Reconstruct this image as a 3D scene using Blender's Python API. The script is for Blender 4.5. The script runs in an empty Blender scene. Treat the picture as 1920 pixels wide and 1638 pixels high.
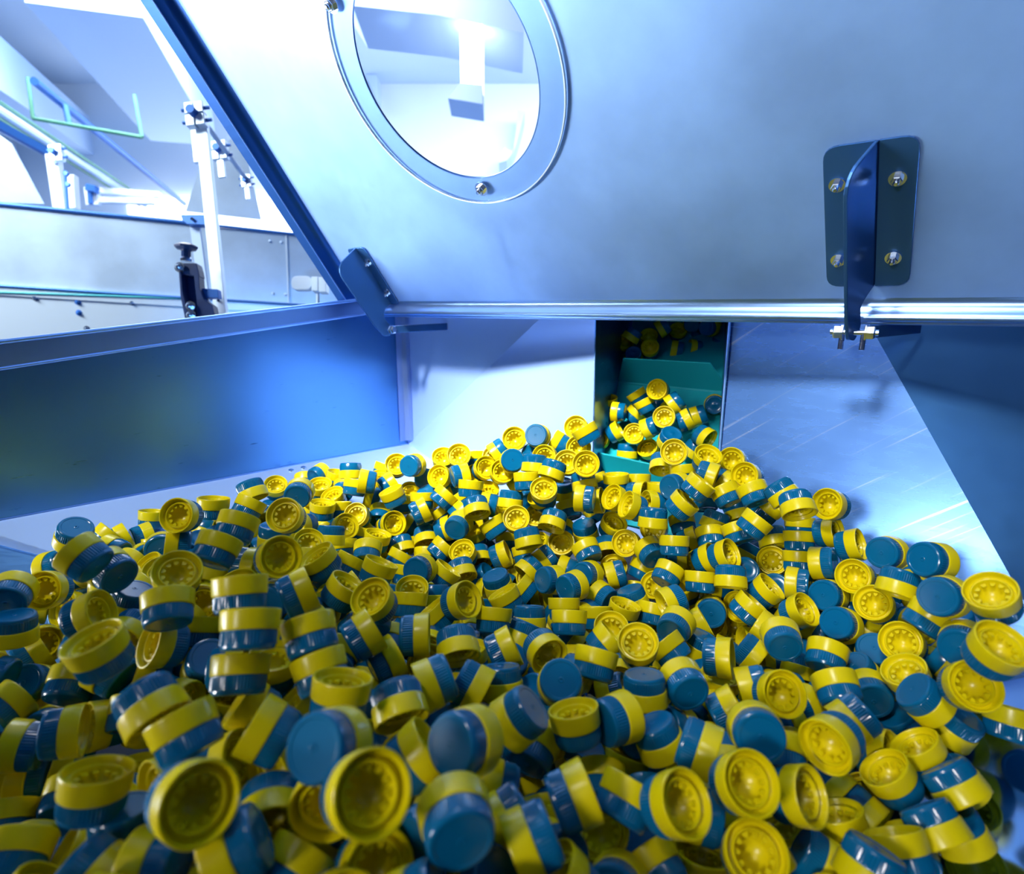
import bpy, bmesh, math, random
from mathutils import Vector, Matrix, Quaternion
random.seed(7)
SC = bpy.context.scene
COL = SC.collection
# ------------------------------------------------------------------ camera
F = 1100.0; TH = math.radians(12.6); CAM = Vector((0, 0, 1.6))
cd = bpy.data.cameras.new('camera'); cam = bpy.data.objects.new('camera', cd); COL.objects.link(cam)
cam.location = CAM; cam.rotation_euler = (math.pi / 2 - TH, 0, 0)
cd.sensor_width = 36; cd.sensor_fit = 'HORIZONTAL'; cd.lens = 36 * F / 1920; cd.clip_start = 0.02
cd.dof.use_dof = True; cd.dof.focus_distance = 0.78; cd.dof.aperture_fstop = 4.8
SC.camera = cam
vs = SC.view_settings
vs.view_transform = 'Standard'; vs.look = 'None'; vs.gamma = 1; vs.use_curve_mapping = False; vs.exposure = 0.0
# ------------------------------------------------------------------ world and lights
w = bpy.data.worlds.new('world'); SC.world = w; w.use_nodes = True
w.node_tree.nodes['Background'].inputs[0].default_value = (0.25, 0.5, 1, 1)
w.node_tree.nodes['Background'].inputs[1].default_value = 0.05
def area(name, loc, target, sx, sy, power, col=(1, 1, 1), spread=180):
    l = bpy.data.lights.new(name, 'AREA'); l.shape = 'RECTANGLE'; l.size = sx; l.size_y = sy; l.energy = power; l.color = col
    l.spread = math.radians(spread)
    o = bpy.data.objects.new(name, l); COL.objects.link(o); o.location = loc
    o.rotation_euler = (Vector(target) - Vector(loc)).to_track_quat('-Z', 'Y').to_euler(); return o
def spot(name, loc, target, power, col, cone, blend, rad):
    l = bpy.data.lights.new(name, 'SPOT'); l.energy = power; l.color = col; l.spot_size = math.radians(cone); l.spot_blend = blend; l.shadow_soft_size = rad
    o = bpy.data.objects.new(name, l); COL.objects.link(o); o.location = loc
    o.rotation_euler = (Vector(target) - Vector(loc)).to_track_quat('-Z', 'Y').to_euler(); return o
spot('key_light', (-0.80, -0.42, 3.5), (0.36, 0.93, 1.32), 270, (0.98, 0.98, 1), 27, 1.0, 0.25)
spot('plate_light', (-0.86, -0.46, 3.45), (-0.02, 1.26, 1.30), 1300, (0.98, 0.98, 1), 17, 1.0, 0.18)  # added spot, only there to whiten the left chute plate
spot('low_spot', (-1.15, -1.15, 2.08), (0.86, 0.84, 1.24), 110, (0.97, 0.98, 1), 33, 1.0, 0.2)
spot('apron_light', (-1.35, -0.45, 3.2), (-0.55, 0.98, 1.26), 260, (0.95, 0.98, 1), 22, 1.0, 0.15)  # added spot that brightens the left apron
area('low_lid_fill', (-2.3, 0.5, 1.30), (0.03, 0.97, 1.92), 1.1, 0.5, 14, (0.92, 0.96, 1), 54)  # added unseen fill, aimed up to brighten the lid
area('hall_fill', (-1.0, -2.5, 4.0), (0.0, 0.8, 1.3), 2.5, 1.2, 3, (0.5, 0.7, 1))  # unseen blue fill added over the heap
area('room_light_rear', (-2.2, 5.0, 4.3), (-1.6, 6.0, 0.5), 4.0, 3.0, 520, (0.95, 0.98, 1), 150)
area('room_light_rear_right', (1.5, 6.0, 4.3), (1.0, 7.5, 1.5), 4.0, 2.0, 380, (0.95, 0.98, 1))  # added to brighten the wall seen through the lid window
area('room_light_back_left', (-3.0, 0.6, 3.6), (-2.2, 2.9, 1.6), 1.6, 1.0, 66, (0.88, 0.97, 1), 80)
# ------------------------------------------------------------------ geometry helpers
cT, sT = math.cos(TH), math.sin(TH)
RT = Vector((1, 0, 0)); FW = Vector((0, cT, -sT)); UP = Vector((0, sT, cT))
def ray(u, v): return FW + RT * ((u - 960) / F) + UP * ((819 - v) / F)
def at(u, v, d): return CAM + ray(u, v) * d
def onp(u, v, p0, n):
    r = ray(u, v); return CAM + r * ((p0 - CAM).dot(n) / r.dot(n))
def plane(a, b, c):
    n = (b - a).cross(c - a).normalized()
    return (a, n if n.dot(CAM - a) > 0 else -n)
EX = Vector((0.795, -0.606, 0)).normalized()        # along the hopper's back, to the right
NY = Vector((EX.y, -EX.x, 0))                       # from the back towards the operator
ZU = Vector((0, 0, 1))
def link(o, parent=None):
    COL.objects.link(o)
    if parent is not None: o.parent = parent
    return o
def tag(o, label=None, cat=None, group=None, kind=None):
    if label: o['label'] = label
    if cat: o['category'] = cat
    if group: o['group'] = group
    if kind: o['kind'] = kind
    return o
def empty(name, loc, label=None, cat=None, group=None):
    o = bpy.data.objects.new(name, None); o.empty_display_size = 0.02; o.location = loc; COL.objects.link(o)
    o['origin'] = 0; del o['origin']
    return tag(o, label, cat, group)
def fin(name, bm, mat, parent=None, smooth=False, bevel=0, angle=35):
    bmesh.ops.recalc_face_normals(bm, faces=bm.faces)
    me = bpy.data.meshes.new(name); bm.to_mesh(me); bm.free()
    for m in (mat if isinstance(mat, (list, tuple)) else [mat]): me.materials.append(m)
    o = bpy.data.objects.new(name, me); COL.objects.link(o)
    if parent is not None:
        o.parent = parent
        o.matrix_parent_inverse = Matrix.Translation(-Vector(parent_loc(parent)))
    if smooth:
        for p in me.polygons: p.use_smooth = True
        try: me.set_sharp_from_angle(angle=math.radians(angle))
        except Exception: pass
    if bevel:
        b = o.modifiers.new('bevel', 'BEVEL'); b.width = bevel; b.segments = 2; b.limit_method = 'ANGLE'; b.angle_limit = math.radians(40)
    return o
def parent_loc(p):
    return Vector(p.location) if p.type == 'EMPTY' else Vector((0, 0, 0))
def prism(bm, pts, off):
    """closed polygon pts extruded by vector off"""
    a = [bm.verts.new(p) for p in pts]; b = [bm.verts.new(Vector(p) + off) for p in pts]; k = len(a)
    bm.faces.new(a); bm.faces.new(b[::-1])
    for i in range(k): bm.faces.new((a[i], a[(i + 1) % k], b[(i + 1) % k], b[i]))
def box(bm, c, ax, ay, az):
    """box centred at c with half-extent vectors"""
    q = [c + ax * i + ay * j + az * k for i in (-1, 1) for j in (-1, 1) for k in (-1, 1)]
    v = [bm.verts.new(p) for p in q]
    for f in ((0, 1, 3, 2), (4, 6, 7, 5), (0, 4, 5, 1), (2, 3, 7, 6), (0, 2, 6, 4), (1, 5, 7, 3)): bm.faces.new([v[i] for i in f])
def bar(bm, p, q, wd, ht, up=ZU):
    d = (q - p); n = d.normalized(); s = n.cross(up).normalized(); t = s.cross(n).normalized()
    box(bm, (p + q) / 2, d / 2, s * wd / 2, t * ht / 2)
def frame_of(n):
    h = Vector((0, 0, 1)) if abs(n.z) < 0.9 else Vector((1, 0, 0))
    x = h.cross(n).normalized(); return x, n.cross(x).normalized()
def lathe(bm, c, n, prof, seg=24, ang=0):
    """prof: (radius, height along n); closed at ends when radius is 0"""
    n = n.normalized(); x, y = frame_of(n); rings = []
    for r, h in prof:
        if r < 1e-7: rings.append([bm.verts.new(c + n * h)])
        else: rings.append([bm.verts.new(c + n * h + (x * math.cos(ang + 2 * math.pi * k / seg) + y * math.sin(ang + 2 * math.pi * k / seg)) * r) for k in range(seg)])
    for a, b in zip(rings, rings[1:]):
        for k in range(seg):
            k2 = (k + 1) % seg
            if len(a) == 1 and len(b) == 1: continue
            if len(a) == 1: bm.faces.new((a[0], b[k], b[k2]))
            elif len(b) == 1: bm.faces.new((a[k], b[0], a[k2]))
            else: bm.faces.new((a[k], a[k2], b[k2], b[k]))
def rod(bm, p, q, r, seg=16):
    L = (q - p).length; lathe(bm, p, q - p, [(0, 0), (r, 0), (r, L), (0, L)], seg)
def tube_path(bm, pts, r, seg=10):
    for a, b in zip(pts, pts[1:]): rod(bm, a, b, r, seg)
def bolt_bm(c, n, r=0.006, h=0.005, washer=True):
    """washer, hex head and a domed tip"""
    bm = bmesh.new()
    if washer: lathe(bm, c, n, [(0, 0), (r * 1.5, 0), (r * 1.5, h * .25), (0, h * .25)], 20)
    lathe(bm, c + n.normalized() * h * .2, n, [(0, 0), (r, 0), (r, h), (r * .85, h * 1.15), (0, h * 1.15)], 6)
    lathe(bm, c + n.normalized() * h, n, [(0, 0), (r * .55, 0), (r * .55, h * .9), (r * .35, h * 1.15), (0, h * 1.2)], 12)
    return bm
def rounded(pts2, rad, seg=5):
    """round the corners of a 2D polygon; rad may be a list"""
    out = []; k = len(pts2)
    for i in range(k):
        p = Vector(pts2[i]); a = Vector(pts2[i - 1]); b = Vector(pts2[(i + 1) % k]); r = rad[i] if isinstance(rad, (list, tuple)) else rad
        if r <= 0: out.append(tuple(p)); continue
        da = (a - p).normalized(); db = (b - p).normalized(); r = min(r, (a - p).length * .48, (b - p).length * .48)
        s, e = p + da * r, p + db * r
        for j in range(seg + 1):
            t = j / seg; out.append(tuple(s * (1 - t) ** 2 + p * 2 * t * (1 - t) + e * t * t))
    return out
# ------------------------------------------------------------------ materials
def mat(name, base, rough=0.5, metal=0.0, **kw):
    m = bpy.data.materials.new(name); m.use_nodes = True; nt = m.node_tree; b = nt.nodes['Principled BSDF']
    b.inputs['Base Color'].default_value = (*base, 1); b.inputs['Roughness'].default_value = rough; b.inputs['Metallic'].default_value = metal
    for k, v in kw.items(): b.inputs[k.replace('_', ' ')].default_value = v
    return m
def steel(name, base, rough, metal=1.0, streak=(3, 60, 3), amt=0.12, bump=0.02, scratch=0.0, blotch=0.0):
    """brushed sheet: streaky roughness and fine bump, optional scratches and smudges"""
    m = mat(name, base, rough, metal); nt = m.node_tree; b = nt.nodes['Principled BSDF']; N = nt.nodes.new; L = nt.links.new
    tc = N('ShaderNodeTexCoord'); mp = N('ShaderNodeMapping'); mp.inputs['Scale'].default_value = streak; L(tc.outputs['Object'], mp.inputs['Vector'])
    no = N('ShaderNodeTexNoise'); no.inputs['Scale'].default_value = 9; no.inputs['Detail'].default_value = 6; L(mp.outputs[0], no.inputs['Vector'])
    mr = N('ShaderNodeMapRange'); mr.inputs['To Min'].default_value = rough - amt; mr.inputs['To Max'].default_value = rough + amt
    L(no.outputs['Fac'], mr.inputs['Value']); L(mr.outputs[0], b.inputs['Roughness'])
    bp = N('ShaderNodeBump'); bp.inputs['Strength'].default_value = bump; bp.inputs['Distance'].default_value = 0.002
    L(no.outputs['Fac'], bp.inputs['Height']); L(bp.outputs[0], b.inputs['Normal'])
    col = None
    if blotch:
        n2 = N('ShaderNodeTexNoise'); n2.inputs['Scale'].default_value = 5; n2.inputs['Detail'].default_value = 5; L(tc.outputs['Object'], n2.inputs['Vector'])
        r2 = N('ShaderNodeValToRGB'); r2.color_ramp.elements[0].position = .35; r2.color_ramp.elements[1].position = .65
        k = 1 - blotch
        r2.color_ramp.elements[0].color = (base[0] * k, base[1] * k, base[2] * k, 1); r2.color_ramp.elements[1].color = (*base, 1)
        L(n2.outputs['Fac'], r2.inputs['Fac']); col = r2.outputs['Color']
    if scratch:
        sd = Vector((.727, -.345, .594)).normalized(); pn_ = Vector((-.616, -.709, .342)); td = pn_.cross(sd).normalized(); pn_ = sd.cross(td)
        mp1 = N('ShaderNodeMapping'); mp1.inputs['Rotation'].default_value = Matrix((sd, td, pn_)).to_euler(); L(tc.outputs['Object'], mp1.inputs['Vector'])
        mp2 = N('ShaderNodeMapping'); mp2.inputs['Scale'].default_value = (1.6, 75, 2); L(mp1.outputs[0], mp2.inputs['Vector'])
        n3 = N('ShaderNodeTexNoise'); n3.inputs['Scale'].default_value = 2.2; n3.inputs['Detail'].default_value = 2; L(mp2.outputs[0], n3.inputs['Vector'])
        r3 = N('ShaderNodeValToRGB'); r3.color_ramp.elements[0].position = .64; r3.color_ramp.elements[1].position = .74
        L(n3.outputs['Fac'], r3.inputs['Fac'])
        mx = N('ShaderNodeMixRGB'); mx.inputs['Color2'].default_value = (.8, .88, 1, 1)
        if col: L(col, mx.inputs['Color1'])
        else: mx.inputs['Color1'].default_value = (*base, 1)
        ml = N('ShaderNodeMath'); ml.operation = 'MULTIPLY'; ml.inputs[1].default_value = scratch; L(r3.outputs['Color'], ml.inputs[0]); L(ml.outputs[0], mx.inputs['Fac'])
        col = mx.outputs['Color']
    if col: L(col, b.inputs['Base Color'])
    return m
def emis(name, col, s):
    m = mat(name, col); b = m.node_tree.nodes['Principled BSDF']; b.inputs['Emission Color'].default_value = (*col, 1); b.inputs['Emission Strength'].default_value = s; return m
M = {}
M['lid'] = steel('lid_brushed_steel', (0.29, 0.51, 0.93), 0.50, 0.45, (8, 8, 2), 0.06, 0.0, blotch=0.24)
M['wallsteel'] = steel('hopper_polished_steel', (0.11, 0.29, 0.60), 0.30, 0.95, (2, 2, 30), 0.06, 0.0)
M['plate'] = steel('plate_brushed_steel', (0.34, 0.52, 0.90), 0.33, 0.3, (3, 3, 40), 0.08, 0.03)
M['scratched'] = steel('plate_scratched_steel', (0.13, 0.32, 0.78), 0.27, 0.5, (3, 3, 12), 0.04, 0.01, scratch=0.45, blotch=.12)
M['rim'] = steel('rim_steel', (0.30, 0.50, 0.88), 0.30, 0.95, (3, 3, 8), 0.04, 0.0)
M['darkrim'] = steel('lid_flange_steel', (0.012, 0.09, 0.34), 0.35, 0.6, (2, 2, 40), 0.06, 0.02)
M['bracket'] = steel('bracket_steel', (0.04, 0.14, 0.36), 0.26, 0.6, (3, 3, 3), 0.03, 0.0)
M['bolt'] = mat('bolt_bright_steel', (0.75, 0.84, 0.97), 0.18, 1.0)
M['yellow'] = mat('yellow_plastic', (0.72, 0.575, 0.002), 0.28, 0, Specular_IOR_Level=.33)
M['teal'] = mat('teal_plastic', (0.0006, 0.112, 0.245), 0.20, 0, Specular_IOR_Level=.45)
M['belt'] = mat('green_belt_plastic', (0.006, 0.36, 0.40), 0.42, 0)
M['paintwhite'] = mat('white_paint', (0.74, 0.84, 0.96), 0.7)
M['ceil'] = mat('ceiling_paint', (0.70, 0.82, 0.97), 0.8)
M['beam'] = mat('beam_paint', (0.56, 0.71, 0.94), 0.7)
M['alu'] = mat('aluminium', (0.72, 0.84, 0.98), 0.35, 0.5)
M['bluepaint'] = mat('blue_painted_steel', (0.03, 0.15, 0.50), 0.45, 0.3)
M['greenpaint'] = mat('green_painted_steel', (0.06, 0.24, 0.17), 0.5, 0.1)
M['apron'] = steel('apron_reflection_steel', (0.55, 0.73, 0.97), 0.24, 0.4, (3, 3, 20), 0.05, 0.01)  # pale base and low metal stand in for a bright reflection
M['mirror'] = steel('polished_front_steel', (0.30, 0.46, 0.70), 0.12, 1.0, (4, 4, 4), 0.04, 0.01)
M['wallsteel2'] = steel('right_wall_steel', (0.09, 0.31, 0.72), 0.38, 0.8, (3, 3, 3), 0.06, 0.02, blotch=.12)
M['gapshade'] = steel('gap_shade_steel', (0.02, 0.03, 0.06), 0.55, 0.3)  # near-black: shade in the gaps between caps put into the colour
M['lowbounce'] = mat('low_bounce_dark', (0.06, 0.10, 0.20), 0.7)  # for the unseen front of the room, darkened to cut bounced light
M['black'] = mat('black_plastic', (0.003, 0.025, 0.11), 0.35)
M['guard'] = steel('guard_sheet', (0.60, 0.76, 0.98), 0.4, 0.5, (3, 3, 30), 0.08, 0.02, blotch=.22)
M['floor'] = mat('floor_paint', (0.10, 0.16, 0.30), 0.5)
M['lamp'] = emis('lamp_diffuser', (0.95, 0.98, 1.0), 6)
M['daylight'] = emis('daylight_pane', (0.9, 0.96, 1.0), 3)
M['tealtrim'] = mat('teal_seal', (0.02, 0.45, 0.50), 0.5)
ac = mat('clear_acrylic', (0.93, 0.97, 1.0), 0.03); b_ = ac.node_tree.nodes['Principled BSDF']; b_.inputs['Transmission Weight'].default_value = 1; b_.inputs['IOR'].default_value = 1.3
# thin sheet: transparent with a faint sheen, so the room shows through undistorted
nt = ac.node_tree; tr = nt.nodes.new('ShaderNodeBsdfTransparent'); tr.inputs[0].default_value = (0.97, 0.985, 1.0, 1)
gl = nt.nodes.new('ShaderNodeBsdfGlossy'); gl.inputs['Roughness'].default_value = 0.08; gl.inputs[0].default_value = (.9, .95, 1, 1)
fr = nt.nodes.new('ShaderNodeFresnel'); fr.inputs[0].default_value = 1.25
mx = nt.nodes.new('ShaderNodeMixShader'); nt.links.new(fr.outputs[0], mx.inputs[0]); nt.links.new(tr.outputs[0], mx.inputs[1]); nt.links.new(gl.outputs[0], mx.inputs[2])
nt.links.new(mx.outputs[0], nt.nodes['Material Output'].inputs['Surface'])
M['acrylic'] = ac
M['acryledge'] = mat('acrylic_polished_edge', (0.75, 0.88, 1.0), 0.15, 0)
# ------------------------------------------------------------------ room
def structure(name, bm, m): return tag(fin(name, bm, m), kind='structure')
def quad_box(name, lo, hi, m):
    bm = bmesh.new(); lo = Vector(lo); hi = Vector(hi); c = (lo + hi) / 2; h = (hi - lo) / 2
    box(bm, c, Vector((h.x, 0, 0)), Vector((0, h.y, 0)), Vector((0, 0, h.z))); return structure(name, bm, m)
quad_box('floor', (-7, -5, -0.2), (7, 9, 0), M['floor'])
quad_box('ceiling', (-7, 1.2, 4.6), (7, 9, 4.8), M['ceil'])
quad_box('ceiling_front', (-7, -5, 4.6), (7, 1.2, 4.8), M['lowbounce'])  # unseen front part of the ceiling, kept dark to cut bounce
quad_box('wall_left', (-7.2, 1.2, 0), (-7, 9, 4.6), M['paintwhite'])
quad_box('wall_left_front', (-7.2, -5, 0), (-7, 1.2, 4.6), M['lowbounce'])  # unseen front part of the left wall, kept dark likewise
quad_box('wall_right', (7, -5, 0), (7.2, 9, 4.6), M['lowbounce'])
quad_box('wall_back', (-7.2, 9, 0), (7.2, 9.2, 4.6), M['paintwhite'])
quad_box('wall_front', (-7.2, -5.2, 0), (7.2, -5, 4.6), M['lowbounce'])
# ------------------------------------------------------------------ hopper
C = at(765, 832, 1.52)                                   # inner back left corner, at the fold
def bpl(u, v, off): return onp(u, v, C + NY * off, NY)
F0 = bpl(1620, 590, 0); G = bpl(1348, 850, .07); K = at(1746, 1060, .76); RP = plane(F0, G, K)
GL = bpl(1114, 800, .09); LT = bpl(1020, 590, 0); LP = plane(C, LT, GL)
FB = onp(1900, 1090, *RP); RW = plane(F0, FB, at(1920, 590, .80))
A1 = onp(0, 975, C, EX)
AP = plane(C, A1, A1 + EX * .30 + Vector((0, 0, -.05)))
TOPZ = 1.60
def up_to(p, z): return Vector((p.x, p.y, z))
def sheet(name, pts, n, m, parent, th=0.002, **kw):
    bm = bmesh.new(); prism(bm, pts, -n.normalized() * th); return fin(name, bm, m, parent, **kw)
hop = empty('hopper', (0.1, 1.0, 0.0), 'large stainless steel feed hopper holding the heap of yellow and teal caps', 'hopper')
ext = 0.75
rb = onp(668, 590, C, EX)                                 # back end of the rim, on the left wall
r0 = onp(0, 690, C, EX); t0 = onp(0, 640, C, EX); tb = onp(668, 562, C, EX)
dirb = (r0 - rb); dirt = (t0 - tb)
LWn = EX
wl_top_far = rb + (rb - r0) * 0.22; wl_top_near = r0 + dirb.normalized() * ext; wl_bot_near = A1 + (A1 - C).normalized() * ext
Cs = C - ZU * .002
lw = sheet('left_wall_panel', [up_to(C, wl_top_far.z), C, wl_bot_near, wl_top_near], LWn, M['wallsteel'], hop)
# folded rim along the top of the left wall
bm = bmesh.new()
fa, fb = rb + (rb - r0) * .2, r0 + dirb.normalized() * ext
ta, tb2 = tb + (tb - t0) * .2, t0 + dirt.normalized() * ext
inn = EX * .010
for (p, q, s, t) in [(fa, fb, tb2, ta)]:
    prism(bm, [p + inn, q + inn, s + inn, t + inn], -EX * .008)
    prism(bm, [t + inn, s + inn, s - EX * .045, t - EX * .045], -ZU * .003)
rim = fin('left_rim', bm, M['rim'], lw, bevel=.0015)
bm = bmesh.new(); rod(bm, ta + inn, tb2 + inn, .0035, 12); rod(bm, fa + inn, fb + inn, .0025, 12); fin('rim_fold', bm, M['rim'], rim, smooth=True)
# back wall panel (upper left triangle) and corner post
sheet('back_wall_panel', [C, LT, up_to(LT, 1.66), up_to(C, 1.66)], NY, M['plate'], hop)
bm = bmesh.new()
pf = [C + EX * .002 + NY * .028, C + EX * .0045 + NY * .012, C + EX * .012 + NY * .0045, C + EX * .022 + NY * .003]
pf = [p + ZU * .012 for p in pf]
rows = [[bm.verts.new(p) for p in pf], [bm.verts.new(up_to(p, 1.62)) for p in pf]]
for i in range(len(pf) - 1): bm.faces.new((rows[0][i], rows[0][i + 1], rows[1][i + 1], rows[1][i]))
bmesh.ops.solidify(bm, geom=bm.faces[:], thickness=.0015)
fin('corner_strip', bm, M['plate'], hop, smooth=True)
chLt = onp(1117, 560, *LP); chLb = onp(1112, 960, *LP); chRt = onp(1372, 560, *RP); chRb = onp(1342, 930, *RP)
sheet('left_chute_plate', [C, LT, LT + (LT - C) * .12, chLt, chLb, onp(765, 1010, *LP)], LP[1], M['plate'], hop)
F0u = F0 + (F0 - FB).normalized() * .08; FBd = FB + (FB - F0).normalized() * .25
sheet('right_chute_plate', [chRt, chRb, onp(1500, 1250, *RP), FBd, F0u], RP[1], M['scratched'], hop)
rw_n = RW[1]; s_ = (at(1920, 590, .80) - F0).normalized()
sheet('right_wall_panel', [F0u, FBd, FBd + s_ * .7, F0u + s_ * .7], rw_n, M['wallsteel2'], hop)
# bright raised edges of the chute opening
bm = bmesh.new(); rod(bm, chLt + LP[1] * .001, chLb + LP[1] * .001, .0016, 10); fin('chute_edge', bm, M['rim'], hop, smooth=True)
bm = bmesh.new(); rod(bm, chRt + RP[1] * .001, chRb + RP[1] * .001, .0022, 10); fin('chute_edge', bm, M['rim'], hop, smooth=True)
CDIR = Vector((.32, .947, 0))
# chute side walls running back; added roof and back sheet keep it dark
bk_ = -NY * .75 + ZU * .50
for (a, b, nn) in [(chLt, chLb, EX), (chRt, chRb, -EX)]:
    bm = bmesh.new(); a2 = up_to(a, 1.68)
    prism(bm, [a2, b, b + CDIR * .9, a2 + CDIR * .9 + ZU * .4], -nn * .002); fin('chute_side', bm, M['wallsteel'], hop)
bm = bmesh.new(); ra_, rb_ = up_to(chLt, 1.68), up_to(chRt, 1.68); prism(bm, [ra_, rb_, rb_ + CDIR * .9 + ZU * .4, ra_ + CDIR * .9 + ZU * .4], ZU * .002); fin('chute_light_block', bm, M['bracket'], hop)
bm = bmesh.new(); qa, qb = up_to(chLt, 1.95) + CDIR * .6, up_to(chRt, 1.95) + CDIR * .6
prism(bm, [qa, qb, qb - ZU * .9, qa - ZU * .9], -NY * .002); fin('chute_dark_sheet', bm, M['bracket'], hop)
# apron under the left wall, with two rivets, and the sloping front plates
apin = EX * .30 + Vector((0, 0, -.05))
ap_near = A1 + (A1 - C).normalized() * .02
SE = onp(130, 1045, *AP); SW = onp(-60, 985, *AP)
sheet('left_apron', [C, A1 + (A1 - C).normalized() * .06, SW, SE, SE + (SE - SW) * .9, C + apin * .8], AP[1], M['apron'], hop)
bm = bmesh.new(); rod(bm, C + EX * .001, A1 + (A1 - C).normalized() * ext, .0022, 10); fin('fold_seam', bm, M['rim'], hop, smooth=True)
for (u, v) in ((546, 882), (569, 877)):
    p = onp(u, v, *AP); bm = bmesh.new(); lathe(bm, p, AP[1], [(0, 0), (.006, 0), (.0055, .002), (.003, .0035), (0, .004)], 16); fin('rivet', bm, M['bolt'], hop, smooth=True)
fs_n = (NY * -.55 + ZU * .75 + EX * .25).normalized()
LF = plane(SW, SE, at(-60, 1300, .74))
sL = (SE - SW).normalized(); tL = LF[1].cross(sL).normalized(); tL = tL if tL.dot(CAM - SW) > 0 else -tL
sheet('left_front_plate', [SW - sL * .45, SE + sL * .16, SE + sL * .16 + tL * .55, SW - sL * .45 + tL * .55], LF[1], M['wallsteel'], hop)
# right front plate, close to the camera: polished, mirrors the heap
q1, q2 = at(1960, 1325, .52), at(1775, 1700, .42); o_ = Vector((1, -.3, .55)).normalized()
RFn = (q2 - q1).cross(o_).normalized(); RFn = RFn if RFn.dot(CAM - q1) > 0 else -RFn
d_ = q1 - q2
sheet('right_front_plate', [q1 + d_ * .25 - o_ * .13, q2 - d_ * .9 - o_ * .13, q2 - d_ * .9 + o_ * .6, q1 + d_ * .25 + o_ * .6], RFn, M['mirror'], hop)
# floor pan under the heap
bm = bmesh.new()
pz = 1.13
prism(bm, [Vector((-.85, .95, pz)), Vector((-.3, 1.5, pz)), Vector((.7, .75, pz)), Vector((.6, -.1, pz)), Vector((-.3, -.2, pz))], -ZU * .003)
fin('bottom_pan', bm, M['gapshade'], hop)
# outer body and legs carrying the hopper
bm = bmesh.new()
for (x, y) in ((-.75, .9), (-.25, 1.45), (.65, .8), (.1, .1)):
    bar(bm, Vector((x, y, 0)), Vector((x, y, 1.12)), .05, .05, Vector((1, 0, 0)))
fin('leg_frame', bm, M['rim'], hop)
# ------------------------------------------------------------------ cleated belt in the chute
BU = (-NY * math.cos(math.radians(36)) + ZU * math.sin(math.radians(36))).normalized()
BN = BU.cross(EX).normalized(); BN = BN if BN.z > 0 else -BN
B0 = at(1134, 886, 1.12); BELT = (B0, BN)
belt = empty('cleated_belt_conveyor', B0, 'green cleated conveyor belt climbing out of the heap inside the chute', 'conveyor belt')
b0 = onp(1128, 905, *BELT); b1 = onp(1330, 940, *BELT)
t1 = onp(1372, 690, *BELT); 
e0 = (b0 - B0).dot(EX); e1 = .205
def bp(e, s, h=0): return B0 + EX * e + BU * s + BN * h
bm = bmesh.new(); prism(bm, [bp(-.004, -.10), bp(e1 + .02, -.10), bp(e1 - .15, .85), bp(-.23, .85)], -BN * .006); fin('belt', bm, M['belt'], belt)
def flight(u0, v0, u1, v1, u2, v2, u3, v3):
    """standing flight: base points and top points taken on its own upright plane"""
    a = onp(u0, v0, *BELT); b = onp(u1, v1, *BELT)
    nF = (BN * .25 - BU).cross(EX)
    pn = ((b - a).cross(BN * .97 - BU * .22)).normalized()
    c_, d_ = onp(u2, v2, a, pn), onp(u3, v3, a, pn)
    return a, b, c_, d_, pn
for pts in [[(1134, 886), (1249, 912), (1299, 916), (1273, 882), (1116, 848)], [(1158, 716), (1356, 735), (1356, 717), (1331, 681), (1168, 672)]]:
    a = onp(*pts[0], *BELT); b = a + EX * .1
    pn = EX.cross(BN * .97 + BU * .22).normalized(); pn = pn if pn.dot(CAM - a) > 0 else -pn
    poly = [onp(u, v, a, pn) for (u, v) in pts]
    bm = bmesh.new(); prism(bm, poly, -pn * .004); fin('flight', bm, M['belt'], belt, bevel=.0008)
    bm = bmesh.new(); ll = poly[0]; rr = poly[1]; rod(bm, ll + pn * .002, rr + pn * .002, .003, 8); fin('flight_foot', bm, M['belt'], belt, smooth=True)
# ------------------------------------------------------------------ lid
L0 = at(650, 578, 1.41)
LU = Vector((-.346, -.517, .783)); LU = (LU - EX * LU.dot(EX)).normalized()
LN = EX.cross(LU).normalized(); LN = LN if LN.dot(CAM - L0) > 0 else -LN
def lp(e, u, h=0): return L0 + EX * e + LU * u + LN * h
def lid_uv(u, v, h=0):
    q = onp(u, v, L0 + LN * h, LN) - L0; return q.dot(EX), q.dot(LU)
def circ(a, b, c):
    ax, ay = a; bx, by = b; cx, cy = c
    d = 2 * (ax * (by - cy) + bx * (cy - ay) + cx * (ay - by))
    ux = ((ax * ax + ay * ay) * (by - cy) + (bx * bx + by * by) * (cy - ay) + (cx * cx + cy * cy) * (ay - by)) / d
    uy = ((ax * ax + ay * ay) * (cx - bx) + (bx * bx + by * by) * (ax - cx) + (cx * cx + cy * cy) * (bx - ax)) / d
    return ux, uy, math.hypot(ax - ux, ay - uy)
lid = empty('inspection_lid', L0, 'raised stainless steel hopper lid with a round window, leaning over the heap', 'lid')
LW_, LH = 1.75, 1.30
HC = circ(lid_uv(890, 330), lid_uv(668, 90), lid_uv(1003, 95))
WC = circ(lid_uv(905, 377), lid_uv(617, 30), lid_uv(1062, 150))
HRr = min(HC[2], WC[2] * .86)
print('hole', HC, 'cover', WC)
bm = bmesh.new()
def le(u): return .030 + .0625 * u
oc = [(le(.02), .02), (LW_, .02), (LW_, LH), (le(LH), LH)]
ov = [bm.verts.new(lp(e, u)) for e, u in oc]
NSEG = 96
hv = [bm.verts.new(lp(WC[0] + HRr * math.cos(2 * math.pi * k / NSEG), WC[1] + HRr * math.sin(2 * math.pi * k / NSEG))) for k in range(NSEG)]
ed = [bm.edges.new((ov[i], ov[(i + 1) % 4])) for i in range(4)] + [bm.edges.new((hv[i], hv[(i + 1) % NSEG])) for i in range(NSEG)]
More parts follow.
